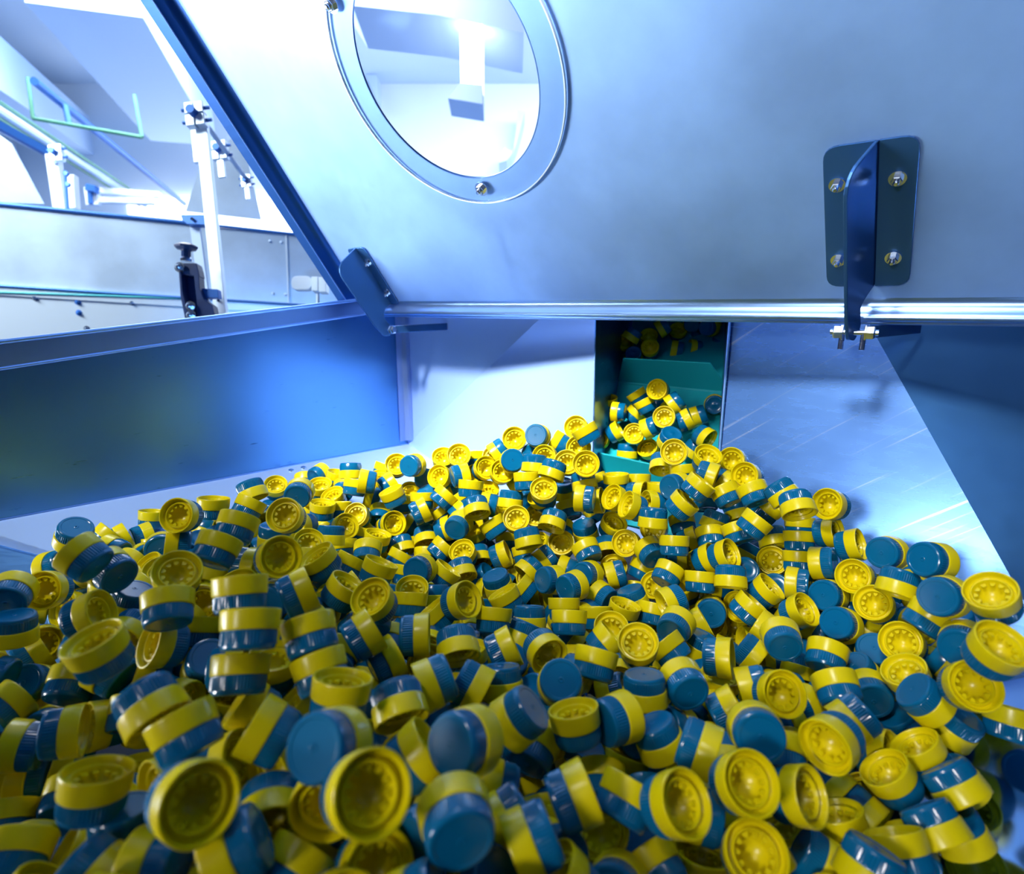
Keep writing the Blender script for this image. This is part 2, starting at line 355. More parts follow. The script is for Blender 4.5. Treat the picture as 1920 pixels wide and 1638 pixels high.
bmesh.ops.triangle_fill(bm, edges=ed, use_beauty=True)
r_ = bmesh.ops.extrude_face_region(bm, geom=bm.faces[:])
for v in [g for g in r_['geom'] if isinstance(g, bmesh.types.BMVert)]: v.co -= LN * .003
panel = fin('lid_panel', bm, M['lid'], lid)
# folded bottom edge: sheet bends towards the viewer, then a hem
prof = [(.020, 0), (.016, .0008), (.012, .0035), (.009, .008), (.007, .014), (.006, .019), (.003, .021), (-.001, .0205), (-.003, .018), (-.004, .012), (-.0065, .0115), (-.008, .014), (-.0105, .0145), (-.013, .012), (-.013, .004), (-.009, -.001), (.018, -.003)]
bm = bmesh.new(); ra = [bm.verts.new(lp(le(0) - .002, u, h)) for u, h in prof]; rb2 = [bm.verts.new(lp(LW_, u, h)) for u, h in prof]
for i in range(len(prof)): j = (i + 1) % len(prof); bm.faces.new((ra[i], ra[j], rb2[j], rb2[i]))
bm.faces.new(ra[::-1]); bm.faces.new(rb2)
fin('bottom_hem', bm, M['rim'], lid, smooth=True, angle=60)
# dark return flange down the left edge
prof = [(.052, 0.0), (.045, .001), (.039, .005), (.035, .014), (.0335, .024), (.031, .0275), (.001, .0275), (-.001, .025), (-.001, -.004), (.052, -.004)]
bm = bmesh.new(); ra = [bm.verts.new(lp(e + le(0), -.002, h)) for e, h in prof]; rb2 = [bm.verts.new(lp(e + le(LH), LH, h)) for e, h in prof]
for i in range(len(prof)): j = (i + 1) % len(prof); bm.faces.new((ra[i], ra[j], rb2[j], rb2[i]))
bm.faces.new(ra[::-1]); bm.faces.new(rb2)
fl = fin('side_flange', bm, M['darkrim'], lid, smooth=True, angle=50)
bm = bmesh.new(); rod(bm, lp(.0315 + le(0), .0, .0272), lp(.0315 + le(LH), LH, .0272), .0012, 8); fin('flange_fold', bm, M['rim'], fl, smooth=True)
e_, u_ = lid_uv(657, 567, .028)
fin('bolt', bolt_bm(lp(e_, u_, .0275), LN, .0045, .004), M['bolt'], lid, smooth=True)
# window cover disc, bolted on
WR = WC[2]
bm = bmesh.new()
lathe(bm, lp(WC[0], WC[1], .002), LN, [(0, 0), (WR - .001, 0), (WR - .001, .004), (0, .004)], 128)
cover = fin('window_cover', bm, M['acrylic'], lid)
bm = bmesh.new(); c_ = lp(WC[0], WC[1], .002)
lathe(bm, c_, LN, [(WR - .001, 0), (WR + .0006, 0.0004), (WR + .0012, .002), (WR + .0006, .0042), (WR - .001, .0046), (WR - .001, 0)], 128)
fin('cover_edge', bm, M['acryledge'], cover, smooth=True)
bm = bmesh.new(); lathe(bm, lp(WC[0], WC[1], -.0032), LN, [(HRr - .0005, 0), (HRr + .0008, 0), (HRr + .0008, .0036), (HRr - .0005, .0036), (HRr - .0005, 0)], 128)
fin('hole_edge', bm, M['rim'], panel, smooth=True)
for (u, v) in ((903, 354), (622, 8)):
    e, uu = lid_uv(u, v, .006)
    fin('bolt', bolt_bm(lp(e, uu, .006), LN, .0075, .006), M['bolt'], cover, smooth=True)
th0 = math.atan2(lid_uv(903, 354)[1] - WC[1], lid_uv(903, 354)[0] - WC[0]); th1 = math.atan2(lid_uv(622, 8)[1] - WC[1], lid_uv(622, 8)[0] - WC[0])
dth = (th0 - th1)
for k in (1, 2, 3):
    a = th0 + dth * k
    if k * abs(dth) > 2 * math.pi - abs(dth) * 1.3: break
    rr = math.hypot(lid_uv(903, 354)[0] - WC[0], lid_uv(903, 354)[1] - WC[1])
    fin('bolt', bolt_bm(lp(WC[0] + rr * math.cos(a), WC[1] + rr * math.sin(a), .006), LN, .0075, .006), M['bolt'], cover, smooth=True)
# ------------------------------------------------------------------ hinge brackets on the lid
def bracket(e0, ub, ut, bw, flw, arm, sides, skew=0.0, flw2=None, name='hinge_bracket'):
    """blade standing out of the lid at e0 from ub to ut, width bw, flanges flw wide, arm = list of (up, out) points below"""
    bm = bmesh.new()
    shape = [(ut, 0.0), (ut - .004, bw), (arm[0][0], bw)] + arm[1:] + [(ub, 0.0)]
    rad = [0.003, bw * .45, .01] + [.006] * (len(arm) - 1) + [0.0]
    poly = rounded(shape, rad, 6)
    prism(bm, [lp(e0 - .002 - skew * h, u, h) for u, h in poly], EX * .004)
    br = fin(name, bm, M['bracket'], lid, bevel=.0008)
    for s in sides:
        bm = bmesh.new(); fw = flw if s > 0 else (flw2 or flw)
        x0, x1 = (e0 + .002, e0 + .002 + fw) if s > 0 else (e0 - .002, e0 - .002 - fw)
        c = [(x0, ub), (x1, ub), (x1, ut), (x0, ut)]
        poly = rounded(c, [0, flw * .45, flw * .45, 0], 5); xb = x0 + (x1 - x0) * (.5 if s > 0 or not flw2 else .72)
        prism(bm, [lp(a, b, .0005) for a, b in poly], LN * .003)
        f = fin('flange', bm, M['bracket'], br, bevel=.0005)
        for uu in (ub + (ut - ub) * .22, ub + (ut - ub) * .76):
            fin('bolt', bolt_bm(lp(xb, uu, .0035), LN, .0058, .006), M['bolt'], br, smooth=True)
    return br
def pivot(br, c, ax, hw, studs):
    bm = bmesh.new(); rod(bm, c - ax * hw, c + ax * hw, .004, 14); fin('pivot_pin', bm, M['bolt'], br, smooth=True)
    for s in (-1, 1):
        bm = bmesh.new(); lathe(bm, c + ax * s * hw * .45, ax * s, [(0, 0), (.0105, 0), (.0105, .002), (.0088, .0022), (.0088, .010), (.007, .0115), (0, .0115)], 6 if True else 18); fin('pivot_nut', bm, M['bolt'], br, smooth=True, angle=20)
    for k in studs:
        bm = bmesh.new(); p = c + ax * k; rod(bm, p, p - ZU * .022 + NY * .004, .0033, 10); fin('set_screw', bm, M['bolt'], br, smooth=True)
eL, uL = lid_uv(730, 568); eLt, uLt = lid_uv(671, 463)
eR, uR = lid_uv(1648, 528); eRt, uRt = lid_uv(1634, 262)
print('brL', eL, uL, eLt, uLt, 'brR', eR, uR, eRt, uRt)
LBR = dict(e=(eL + eLt) / 2, ub=uL, ut=uLt)
bl = bracket((eL + eLt) / 2, uL + .0, uLt, .064, .026, [(.008, .064), (-.028, .061), (-.040, .046), (-.030, .031), (-.008, .034), (.004, .034), (.016, .022)], (1, -1), .15)
PL = lp((eL + eLt) / 2 + .001, -.022, .045); pivot(bl, PL, EX, .018, ())
brr = bracket((eR + eRt) / 2, uR - .004, uRt, .064, .036, [(.035, .064), (.002, .061), (-.012, .047), (.000, .032), (.018, .033), (.032, .034), (.038, .020)], (1, -1), .30, .050)
PR = lp((eR + eRt) / 2 - .013, .002, .046); pivot(brr, PR, EX, .027, (-.013, .011))
# hinge arms reaching back from the pivots to the hopper
for p, k in ((PL + EX * .006, 1), (PR + EX * .012, 1)):
    hl = bmesh.new(); bar(hl, p, p - NY * .13 + EX * .05 + ZU * .004, .004, .016)
    fin('hinge_arm', hl, M['bracket'], hop, bevel=.001)
# ------------------------------------------------------------------ machine and room behind the left wall
def thing(name, loc, label, cat, group=None): return empty(name, loc, label, cat, group)
# neighbouring conveyor with steel side guards
gp0, gp1 = at(-60, 460, 2.05), at(640, 520, 2.35)
GN = ((gp1 - gp0).cross(ZU)).normalized(); GN = GN if GN.dot(CAM - gp0) > 0 else -GN
def g(u, v, h=0): return onp(u, v, gp0 + GN * h, GN)
def gL(v, u2, v2, h=0):
    a = g(-80, v, h); return a + (a - g(u2, v2, h)) * .8
conv = thing('guarded_conveyor', gp0, 'long steel conveyor with smudged side guards running behind the left hopper wall', 'conveyor')
bm = bmesh.new(); prism(bm, [gL(376, 640, 450), g(640, 450), g(700, 590), gL(545, 700, 590)], -GN * .004); fin('side_guard', bm, M['guard'], conv)
bm = bmesh.new(); rod(bm, gL(374, 350, 417, .004), g(350, 417, .004), .007, 10); rod(bm, g(350, 417, .004), g(640, 448, .004), .0055, 10); fin('top_rail', bm, M['bluepaint'], conv, smooth=True)
bm = bmesh.new(); prism(bm, [gL(526, 690, 580, .012), g(690, 580, .012), g(690, 596, .012), gL(548, 690, 596, .012)], -GN * .01); fin('bottom_rail', bm, M['alu'], conv)
bm = bmesh.new(); rod(bm, gL(530, 690, 580, .014), g(690, 580, .014), .005, 8); fin('dark_slot', bm, M['bluepaint'], conv, smooth=True)
bm = bmesh.new(); rod(bm, gL(545, 345, 559, .014), g(345, 559, .014), .0035, 8); fin('belt_edge', bm, M['tealtrim'], conv, smooth=True)
bm = bmesh.new(); prism(bm, [gL(548, 640, 580, .006), g(640, 580, .006), g(640, 1400, .006), gL(1400, 640, 1400, .006)], -GN * .01); fin('frame_plate', bm, M['alu'], conv)
for (u, v) in ((66, 558), (146, 566), (148, 586), (248, 567), (163, 616)):
    fin('screw', bolt_bm(g(u, v, .006), GN, .007, .006), M['bolt'] if u in (66, 248, 163) else M['bluepaint'], conv, smooth=True)
for (u0, v0, u1, v1) in ((40, 455, 330, 470), (130, 440, 300, 452)):
    pass
bm = bmesh.new(); prism(bm, [g(535, 440, .003), g(537, 440, .003), g(542, 570, .003), g(540, 570, .003)], GN * .002); fin('guard_joint', bm, M['paintwhite'], conv)
for (u, v) in ((506, 452), (527, 454), (512, 550), (535, 552)):
    bm = bmesh.new(); lathe(bm, g(u, v, .001), GN, [(0, 0), (.006, 0), (.004, .003), (0, .0035)], 10); fin('rivet', bm, M['beam'], conv)
# tall pointed guard plates
bm = bmesh.new(); prism(bm, [g(348, 396, -.05), g(378, 300, -.05), g(440, 255, -.05), g(462, 290, -.05), g(490, 412, -.05)], -GN * .006)
tag(fin('pointed_guard', bm, M['guard']), 'tall pointed steel guard plate standing behind the white post', 'guard plate')
bm = bmesh.new(); prism(bm, [g(-90, 376, -.05), g(-90, 240, -.05), g(-5, 250, -.05), g(22, 270, -.05), g(82, 382, -.05)], -GN * .006)
tag(fin('pointed_guard', bm, M['guard']), 'sloping steel guard plate at the far left edge behind the conveyor', 'guard plate')
# white slotted post with clamp head
def clamp_head(par, c, s, ax, upv):
    n = ax.cross(upv).normalized()
    for k, (i, j) in enumerate(((-.5, .62), (.55, .62), (-.5, -.62), (.6, -.62))):
        bm = bmesh.new(); box(bm, c + ax * s * i * .9 + upv * s * j, ax * s * .42, upv * s * .55, n * s * .4); fin('clamp_jaw', bm, M['alu'], par, bevel=.0015)
        bm = bmesh.new(); p = c + ax * s * (i * 1.9) + upv * s * j; rod(bm, p - ax * s * .35, p + ax * s * .35, s * .17, 8); fin('clamp_screw', bm, M['bluepaint'], par, smooth=True)
    bm = bmesh.new(); rod(bm, c - n * s * .9, c + n * s * 1.1, s * .42, 12); fin('clamp_boss', bm, M['bluepaint'], par, smooth=True)
pd = 1.72
pa, pb = at(377, 215, pd), at(416, 600, pd - .03); pu = (pa - pb).normalized(); pxv = (RT - pu * RT.dot(pu)).normalized()
post = thing('clamp_post', pb, 'slim white upright bar with a bolted clamp head, just above the hopper rim', 'post')
bm = bmesh.new(); bar(bm, pb, pa, .034, .018, FW); bar(bm, Vector((pb.x, pb.y, 0)), pb + ZU * .02, .034, .018, FW); fin('upright', bm, M['alu'], post, bevel=.001)
bm = bmesh.new(); q = at(367, 250, pd + .015); bar(bm, q - pu * .09, q + pu * .02, .024, .012, FW); fin('side_bar', bm, M['alu'], post, bevel=.001)
clamp_head(post, at(367, 216, pd - .02), .030, pxv, pu)
bm = bmesh.new(); rod(bm, at(409, 563, pd - .045), at(409, 563, pd - .02), .004, 10); fin('hole_plug', bm, M['black'], post)
bm = bmesh.new(); rod(bm, at(378, 222, pd), at(465, 340, pd + .46), .008, 10); fin('cross_rod', bm, M['beam'], post, smooth=True)
clamp_things = []
for (u, v, d, s, lab) in ((412, 283, 1.95, .027, 'second clamp head behind the white post, with a short hanging bar'), (462, 340, 2.15, .020, 'smallest clamp head, nearest the dark edge of the lid')):
    c = at(u, v, d); t = thing('rod_clamp', c, lab, 'clamp', 'clamps on the guide rod'); clamp_head(t, c, s, pxv, pu)
    bm = bmesh.new(); bar(bm, c - pu * s * 3.4, c, s * .8, s * .4, FW); fin('hanging_bar', bm, M['alu'], t, bevel=.001)
# far left clamp post
t = thing('clamp_post', at(110, 380, 2.5), 'white upright with clamp behind the conveyor, under the green trays', 'post')
bm = bmesh.new(); bar(bm, Vector((at(104, 392, 2.5).x, at(104, 392, 2.5).y, 0)), at(100, 290, 2.5), .05, .03, FW); bar(bm, at(140, 392, 2.5), at(136, 330, 2.5), .03, .03, FW); fin('upright', bm, M['paintwhite'], t)
bm = bmesh.new(); rod(bm, at(127, 392, 2.45), at(122, 320, 2.45), .006, 8); fin('dark_rod', bm, M['bluepaint'], t, smooth=True)
clamp_head(t, at(106, 288, 2.48), .030, pxv, pu)
for (u, v) in ((126, 327), (129, 347)):
    bm = bmesh.new(); lathe(bm, at(u, v, 2.43), -FW, [(0, 0), (.010, 0), (.010, .012), (0, .014)], 10); fin('clamp_screw', bm, M['bluepaint'], t, smooth=True)
# dark arm and second upright behind the post
t = thing('support_arm', at(360, 412, 1.85), 'dark blue horizontal arm with a pale flat bar hanging under it', 'bracket')
bm = bmesh.new(); prism(bm, [at(u, v, 1.85) for u, v in ((338, 402), (392, 402), (392, 422), (350, 420), (342, 414))], FW * .03); fin('arm', bm, M['bluepaint'], t, bevel=.002)
bm = bmesh.new(); bar(bm, at(366, 422, 1.88), at(386, 575, 1.86), .030, .010, FW); fin('hanging_bar', bm, M['beam'], t)
bm = bmesh.new(); rod(bm, at(360, 410, 1.84), at(360, 410, 1.86), .005, 10); fin('screw', bm, M['bolt'], t, smooth=True)
# black clamp bracket with knob
t = thing('knob_clamp', at(365, 590, 1.58), 'black clamp bracket with a star knob standing on the hopper rim', 'clamp')
kd = 1.58
out = [(334, 495), (345, 491), (368, 493), (372, 505), (374, 540), (382, 560), (390, 570), (392, 600), (352, 600), (345, 570), (336, 530)]
bm = bmesh.new(); prism(bm, [at(u, v, kd) for u, v in [(334, 495), (338, 493), (340, 512), (342, 545), (349, 575), (356, 600), (347, 600), (338, 555)]], FW * .035)
prism(bm, [at(u, v, kd + .004) for u, v in [(338, 493), (368, 493), (372, 507), (374, 518), (340, 514)]], FW * .03)
prism(bm, [at(u, v, kd + .004) for u, v in [(362, 505), (372, 505), (374, 540), (382, 560), (398, 572), (405, 600), (370, 600), (368, 560)]], FW * .03)
prism(bm, [at(u, v, kd + .03) for u, v in [(340, 512), (368, 512), (372, 600), (352, 600)]], FW * .006)
fin('clamp_body', bm, M['black'], t, bevel=.0015)
bm = bmesh.new(); prism(bm, [at(u, v, kd + .02) for u, v in [(375, 540), (408, 542), (410, 558), (378, 558)]], FW * .02); fin('clamp_arm', bm, M['bluepaint'], t, bevel=.001)
kc = at(349, 466, kd + .015); ku = (at(349, 440, kd + .015) - kc).normalized()
bm = bmesh.new(); lathe(bm, kc - ku * .024, ku, [(0, 0), (.012, 0), (.012, .016), (.015, .020), (.028, .024), (.030, .029), (.024, .034), (.012, .038), (0, .038)], 7); fin('knob', bm, M['black'], t, smooth=True, angle=25)
bm = bmesh.new(); lathe(bm, kc - ku * .036, ku, [(0, 0), (.016, 0), (.017, .006), (.013, .012), (0, .012)], 16); fin('knob_collar', bm, M['bolt'], t, smooth=True)
for (u, v) in ((357, 574), (358, 591), (337, 501)):
    fin('screw', bolt_bm(at(u, v, kd - .004), -FW, .009, .007), M['bolt'], t, smooth=True)
# white sensor on a small stand
t = thing('sensor', at(600, 575, 2.1), 'small white capsule-shaped sensor on a short stem by the lid corner', 'sensor')
bm = bmesh.new(); sp = rounded([(546, 517), (584, 517), (584, 543), (546, 543)], 12, 6); prism(bm, [at(u, v, 2.1) for u, v in sp], FW * .03); fin('sensor_body', bm, M['paintwhite'], t, bevel=.002)
bm = bmesh.new(); prism(bm, [at(u, v, 2.09) for u, v in ((584, 518), (596, 518), (596, 545), (584, 545))], FW * .04); prism(bm, [at(u, v, 2.09) for u, v in ((597, 519), (611, 519), (611, 547), (597, 547))], FW * .04); fin('sensor_clip', bm, M['alu'], t, bevel=.001)
bm = bmesh.new(); rod(bm, at(596, 545, 2.11), at(596, 585, 2.11), .006, 10); fin('stem', bm, M['alu'], t, smooth=True)
# ---- ceiling services: everything hangs just under the ceiling, at height
def ceil_pt(u, v, z):
    r = ray(u, v); return CAM + r * ((z - CAM.z) / r.z)
def tray(name, p, q, wd, ht, m, label, cat, group=None):
    bm = bmesh.new(); bar(bm, p, q, wd, ht); return tag(fin(name, bm, m), label, cat, group)
zc = 3.6
gp = thing('pipe_hanger_frame', ceil_pt(160, 240, zc), 'thin green pipe frame hanging under the ceiling beam', 'pipe frame')
for a, b in (((52, 145), (62, 222)), ((62, 222), (266, 257)), ((266, 257), (252, 178))):
    d0 = 4.2; bm = bmesh.new(); rod(bm, at(*a, d0), at(*b, d0), .013, 8); fin('pipe', bm, M['greenpaint'], gp, smooth=True)
p = at(64, 152, 4.0); q = at(346, 382, 7.4)
bp_ = thing('ceiling_pipe', p, 'dark blue pipe running diagonally under the ceiling with a short drop', 'pipe')
bm = bmesh.new(); rod(bm, p, q, .028, 10); fin('pipe', bm, M['bluepaint'], bp_, smooth=True)
bm = bmesh.new(); rod(bm, at(122, 198, 4.35), at(130, 233, 4.35), .020, 8); fin('drop_pipe', bm, M['bluepaint'], bp_, smooth=True)
tr_ = thing('cable_tray', at(0, 205, 3.4), 'green and blue cable tray receding along the ceiling at left', 'cable tray')
for k, (a, b, m_, r) in enumerate((((-30, 172), (288, 384), 'greenpaint', .012), ((-30, 190), (272, 384), 'beam', .03), ((-30, 205), (262, 386), 'greenpaint', .012), ((-30, 197), (240, 352), 'bluepaint', .010))):
    bm = bmesh.new(); rod(bm, at(*a, 3.4), at(*b, 6.8), r, 8); fin('tray_rail', bm, M[m_], tr_, smooth=True)
t = thing('strut', at(0, 240, 2.9), 'flat blue strut pointing at the far left clamp post', 'strut')
bm = bmesh.new(); bar(bm, at(-40, 214, 2.7), at(116, 300, 3.0), .035, .035); fin('strut_bar', bm, M['bluepaint'], t)
# ceiling beams
def beam(name, u0, v0, u1, v1, d0, d1, wd, ht):
    a = at(u0, v0, d0); b = at(u1, v1, d1); bm = bmesh.new(); bar(bm, a, b, wd, ht); return structure(name, bm, M['beam'])
beam('trim_1', 150, -60, 340, 225, 4.3, 7.5, .75, .55)
beam('trim_2', -160, 60, 130, 260, 4.6, 8.5, .7, .5)
# far white machine frames and a small blue stand
t = thing('equipment_rack', at(200, 375, 5.5), 'small pale equipment rack with a blue corner, far behind the conveyor', 'rack')
bm = bmesh.new()
for (a, b) in (((165, 352), (170, 385)), ((180, 355), (182, 385)), ((165, 356), (300, 366)), ((175, 375), (290, 378))): bar(bm, at(*a, 5.5), at(*b, 5.5), .05, .05, FW)
fin('rack_frame', bm, M['paintwhite'], t)
bm = bmesh.new(); bar(bm, at(164, 352, 5.45), at(182, 356, 5.45), .06, .06, FW); bar(bm, at(168, 352, 5.45), at(170, 382, 5.45), .03, .03, FW); fin('blue_corner', bm, M['bluepaint'], t)
# window strip and lamps
bm = bmesh.new(); box(bm, Vector((-3.6, 8.93, 2.55)), Vector((1.9, 0, 0)), Vector((0, .03, 0)), Vector((0, 0, .55))); tag(fin('window_1', bm, M['daylight']), kind='structure')
# hanging lamp and duct seen through the lid window
lampd = 3.6
t = thing('hanging_lamp', at(884, 100, lampd), 'bright white box lamp with a bluish underside, seen through the lid window', 'lamp')
bm = bmesh.new(); prism(bm, [at(u, v, lampd) for u, v in ((862, 40), (905, 46), (905, 158), (864, 155))], FW * .12); fin('lit_panel', bm, M['lamp'], t)
bm = bmesh.new(); prism(bm, [at(u, v, lampd - .01) for u, v in ((862, 155), (905, 159), (905, 195), (840, 184))], FW * .2); fin('lamp_base', bm, M['beam'], t)
bm = bmesh.new(); prism(bm, [at(u, v, 3.6) for u, v in ((600, -90), (985, -70), (982, 62), (820, 28), (660, 10))], FW * .4)
for uu in (700, 930): rod(bm, at(uu, -60, 3.8), Vector((at(uu, -60, 3.8).x, at(uu, -60, 3.8).y, 4.6)), .02, 8)
tag(fin('ceiling_duct', bm, M['beam']), 'pale square ceiling duct above the hanging lamp', 'duct')
bm = bmesh.new(); prism(bm, [at(u, v, 7.8) for u, v in ((655, 60), (706, 138), (708, 190), (690, 150))], FW * .22)
tag(fin('wall_bracket', bm, M['beam']), 'small blue-grey angular bracket at the left of the lid window', 'bracket')
bm = bmesh.new(); prism(bm, [at(u, v, 7.9) for u, v in ((972, 208), (984, 210), (968, 270), (962, 285))], FW * .37); prism(bm, [at(u, v, 7.9) for u, v in ((945, 275), (962, 285), (950, 300), (935, 305))], FW * .37)
tag(fin('cable_bracket', bm, M['beam']), 'narrow grey bracket seen low at the right of the lid window', 'bracket')

# ------------------------------------------------------------------ bottle caps
H = 0.026
def rings(bm, prof, seg):
    R = []
    for p in prof:
        r, z = p[0], p[1]; rib = p[2] if len(p) > 2 else 0
        if r < 1e-6: R.append([bm.verts.new((0, 0, z))])
        else: R.append([bm.verts.new(((r + (rib if k % 2 else 0)) * math.cos(2 * math.pi * k / seg), (r + (rib if k % 2 else 0)) * math.sin(2 * math.pi * k / seg), z)) for k in range(seg)])
    for a, b in zip(R, R[1:]):
        for k in range(seg):
            j = (k + 1) % seg
            if len(a) == 1: bm.faces.new((a[0], b[j], b[k]))
            elif len(b) == 1: bm.faces.new((a[k], a[j], b[0]))
            else: bm.faces.new((a[k], a[j], b[j], b[k]))
def mesh_of(name, bm, m, ang=40):
    bmesh.ops.recalc_face_normals(bm, faces=bm.faces)
    me = bpy.data.meshes.new(name); bm.to_mesh(me); bm.free(); me.materials.append(m)
    for p in me.polygons: p.use_smooth = True
    me.set_sharp_from_angle(angle=math.radians(ang)); return me
hz = H / 2
TEAL_P = [(0, -hz + .0007), (.0008, -hz + .0007), (.0011, -hz + .0001), (.0020, -hz + .0001), (.0024, -hz + .0004), (.0136, -hz + .0004), (.0141, -hz), (.0160, -hz), (.0168, -hz + .0005), (.0173, -hz + .0016), (.0174, -hz + .0030), (.0174, -hz + .0034, .0005), (.0176, -.0016, .0005), (.0178, -.0010), (.0178, .0006), (.0170, .0006)]
YEL_P = [(.0172, -.0006), (.0184, -.0006), (.0188, -.0002), (.0190, .0006), (.0196, hz - .0016), (.0196, hz - .0005), (.0193, hz), (.0183, hz), (.0180, hz - .0004), (.0177, hz - .0030), (.0171, hz - .0052), (.0160, hz - .0060), (.0150, hz - .0058), (.0143, hz - .0040), (.0138, hz - .0034), (.0131, hz - .0034), (.0127, hz - .0042), (.0125, hz - .0064), (.0121, hz - .0072), (.0112, hz - .0105), (.0090, hz - .0140), (.0055, hz - .0168), (.0024, hz - .0180), (0, hz - .0184)]
bm = bmesh.new(); rings(bm, TEAL_P, 104); me_teal = mesh_of('teal_top', bm, M['teal'], 18)
bm = bmesh.new(); rings(bm, YEL_P, 56); me_yel = mesh_of('yellow_collar', bm, M['yellow'], 40)
bm = bmesh.new()                                            # toothed ring inside the open end
NT = 11
for k in range(NT):
    a0 = 2 * math.pi * k / NT; w1, w2 = .17, .10
    for sgn in (0,):
        zt, zb = hz - .0062, hz - .0086
        pts = [(.0124, a0 - w1), (.0104, a0 - w1 * .95), (.0092, a0 - w2), (.0089, a0), (.0092, a0 + w2), (.0104, a0 + w1 * .95), (.0124, a0 + w1)]
        a = [bm.verts.new((r * math.cos(t), r * math.sin(t), zt)) for r, t in pts]; b = [bm.verts.new((r * math.cos(t), r * math.sin(t), zb)) for r, t in pts]
        bm.faces.new(a); bm.faces.new(b[::-1])
        for i in range(len(a)): j = (i + 1) % len(a); bm.faces.new((a[i], b[i], b[j], a[j]))
me_teeth = mesh_of('toothed_ring', bm, M['yellow'], 60)
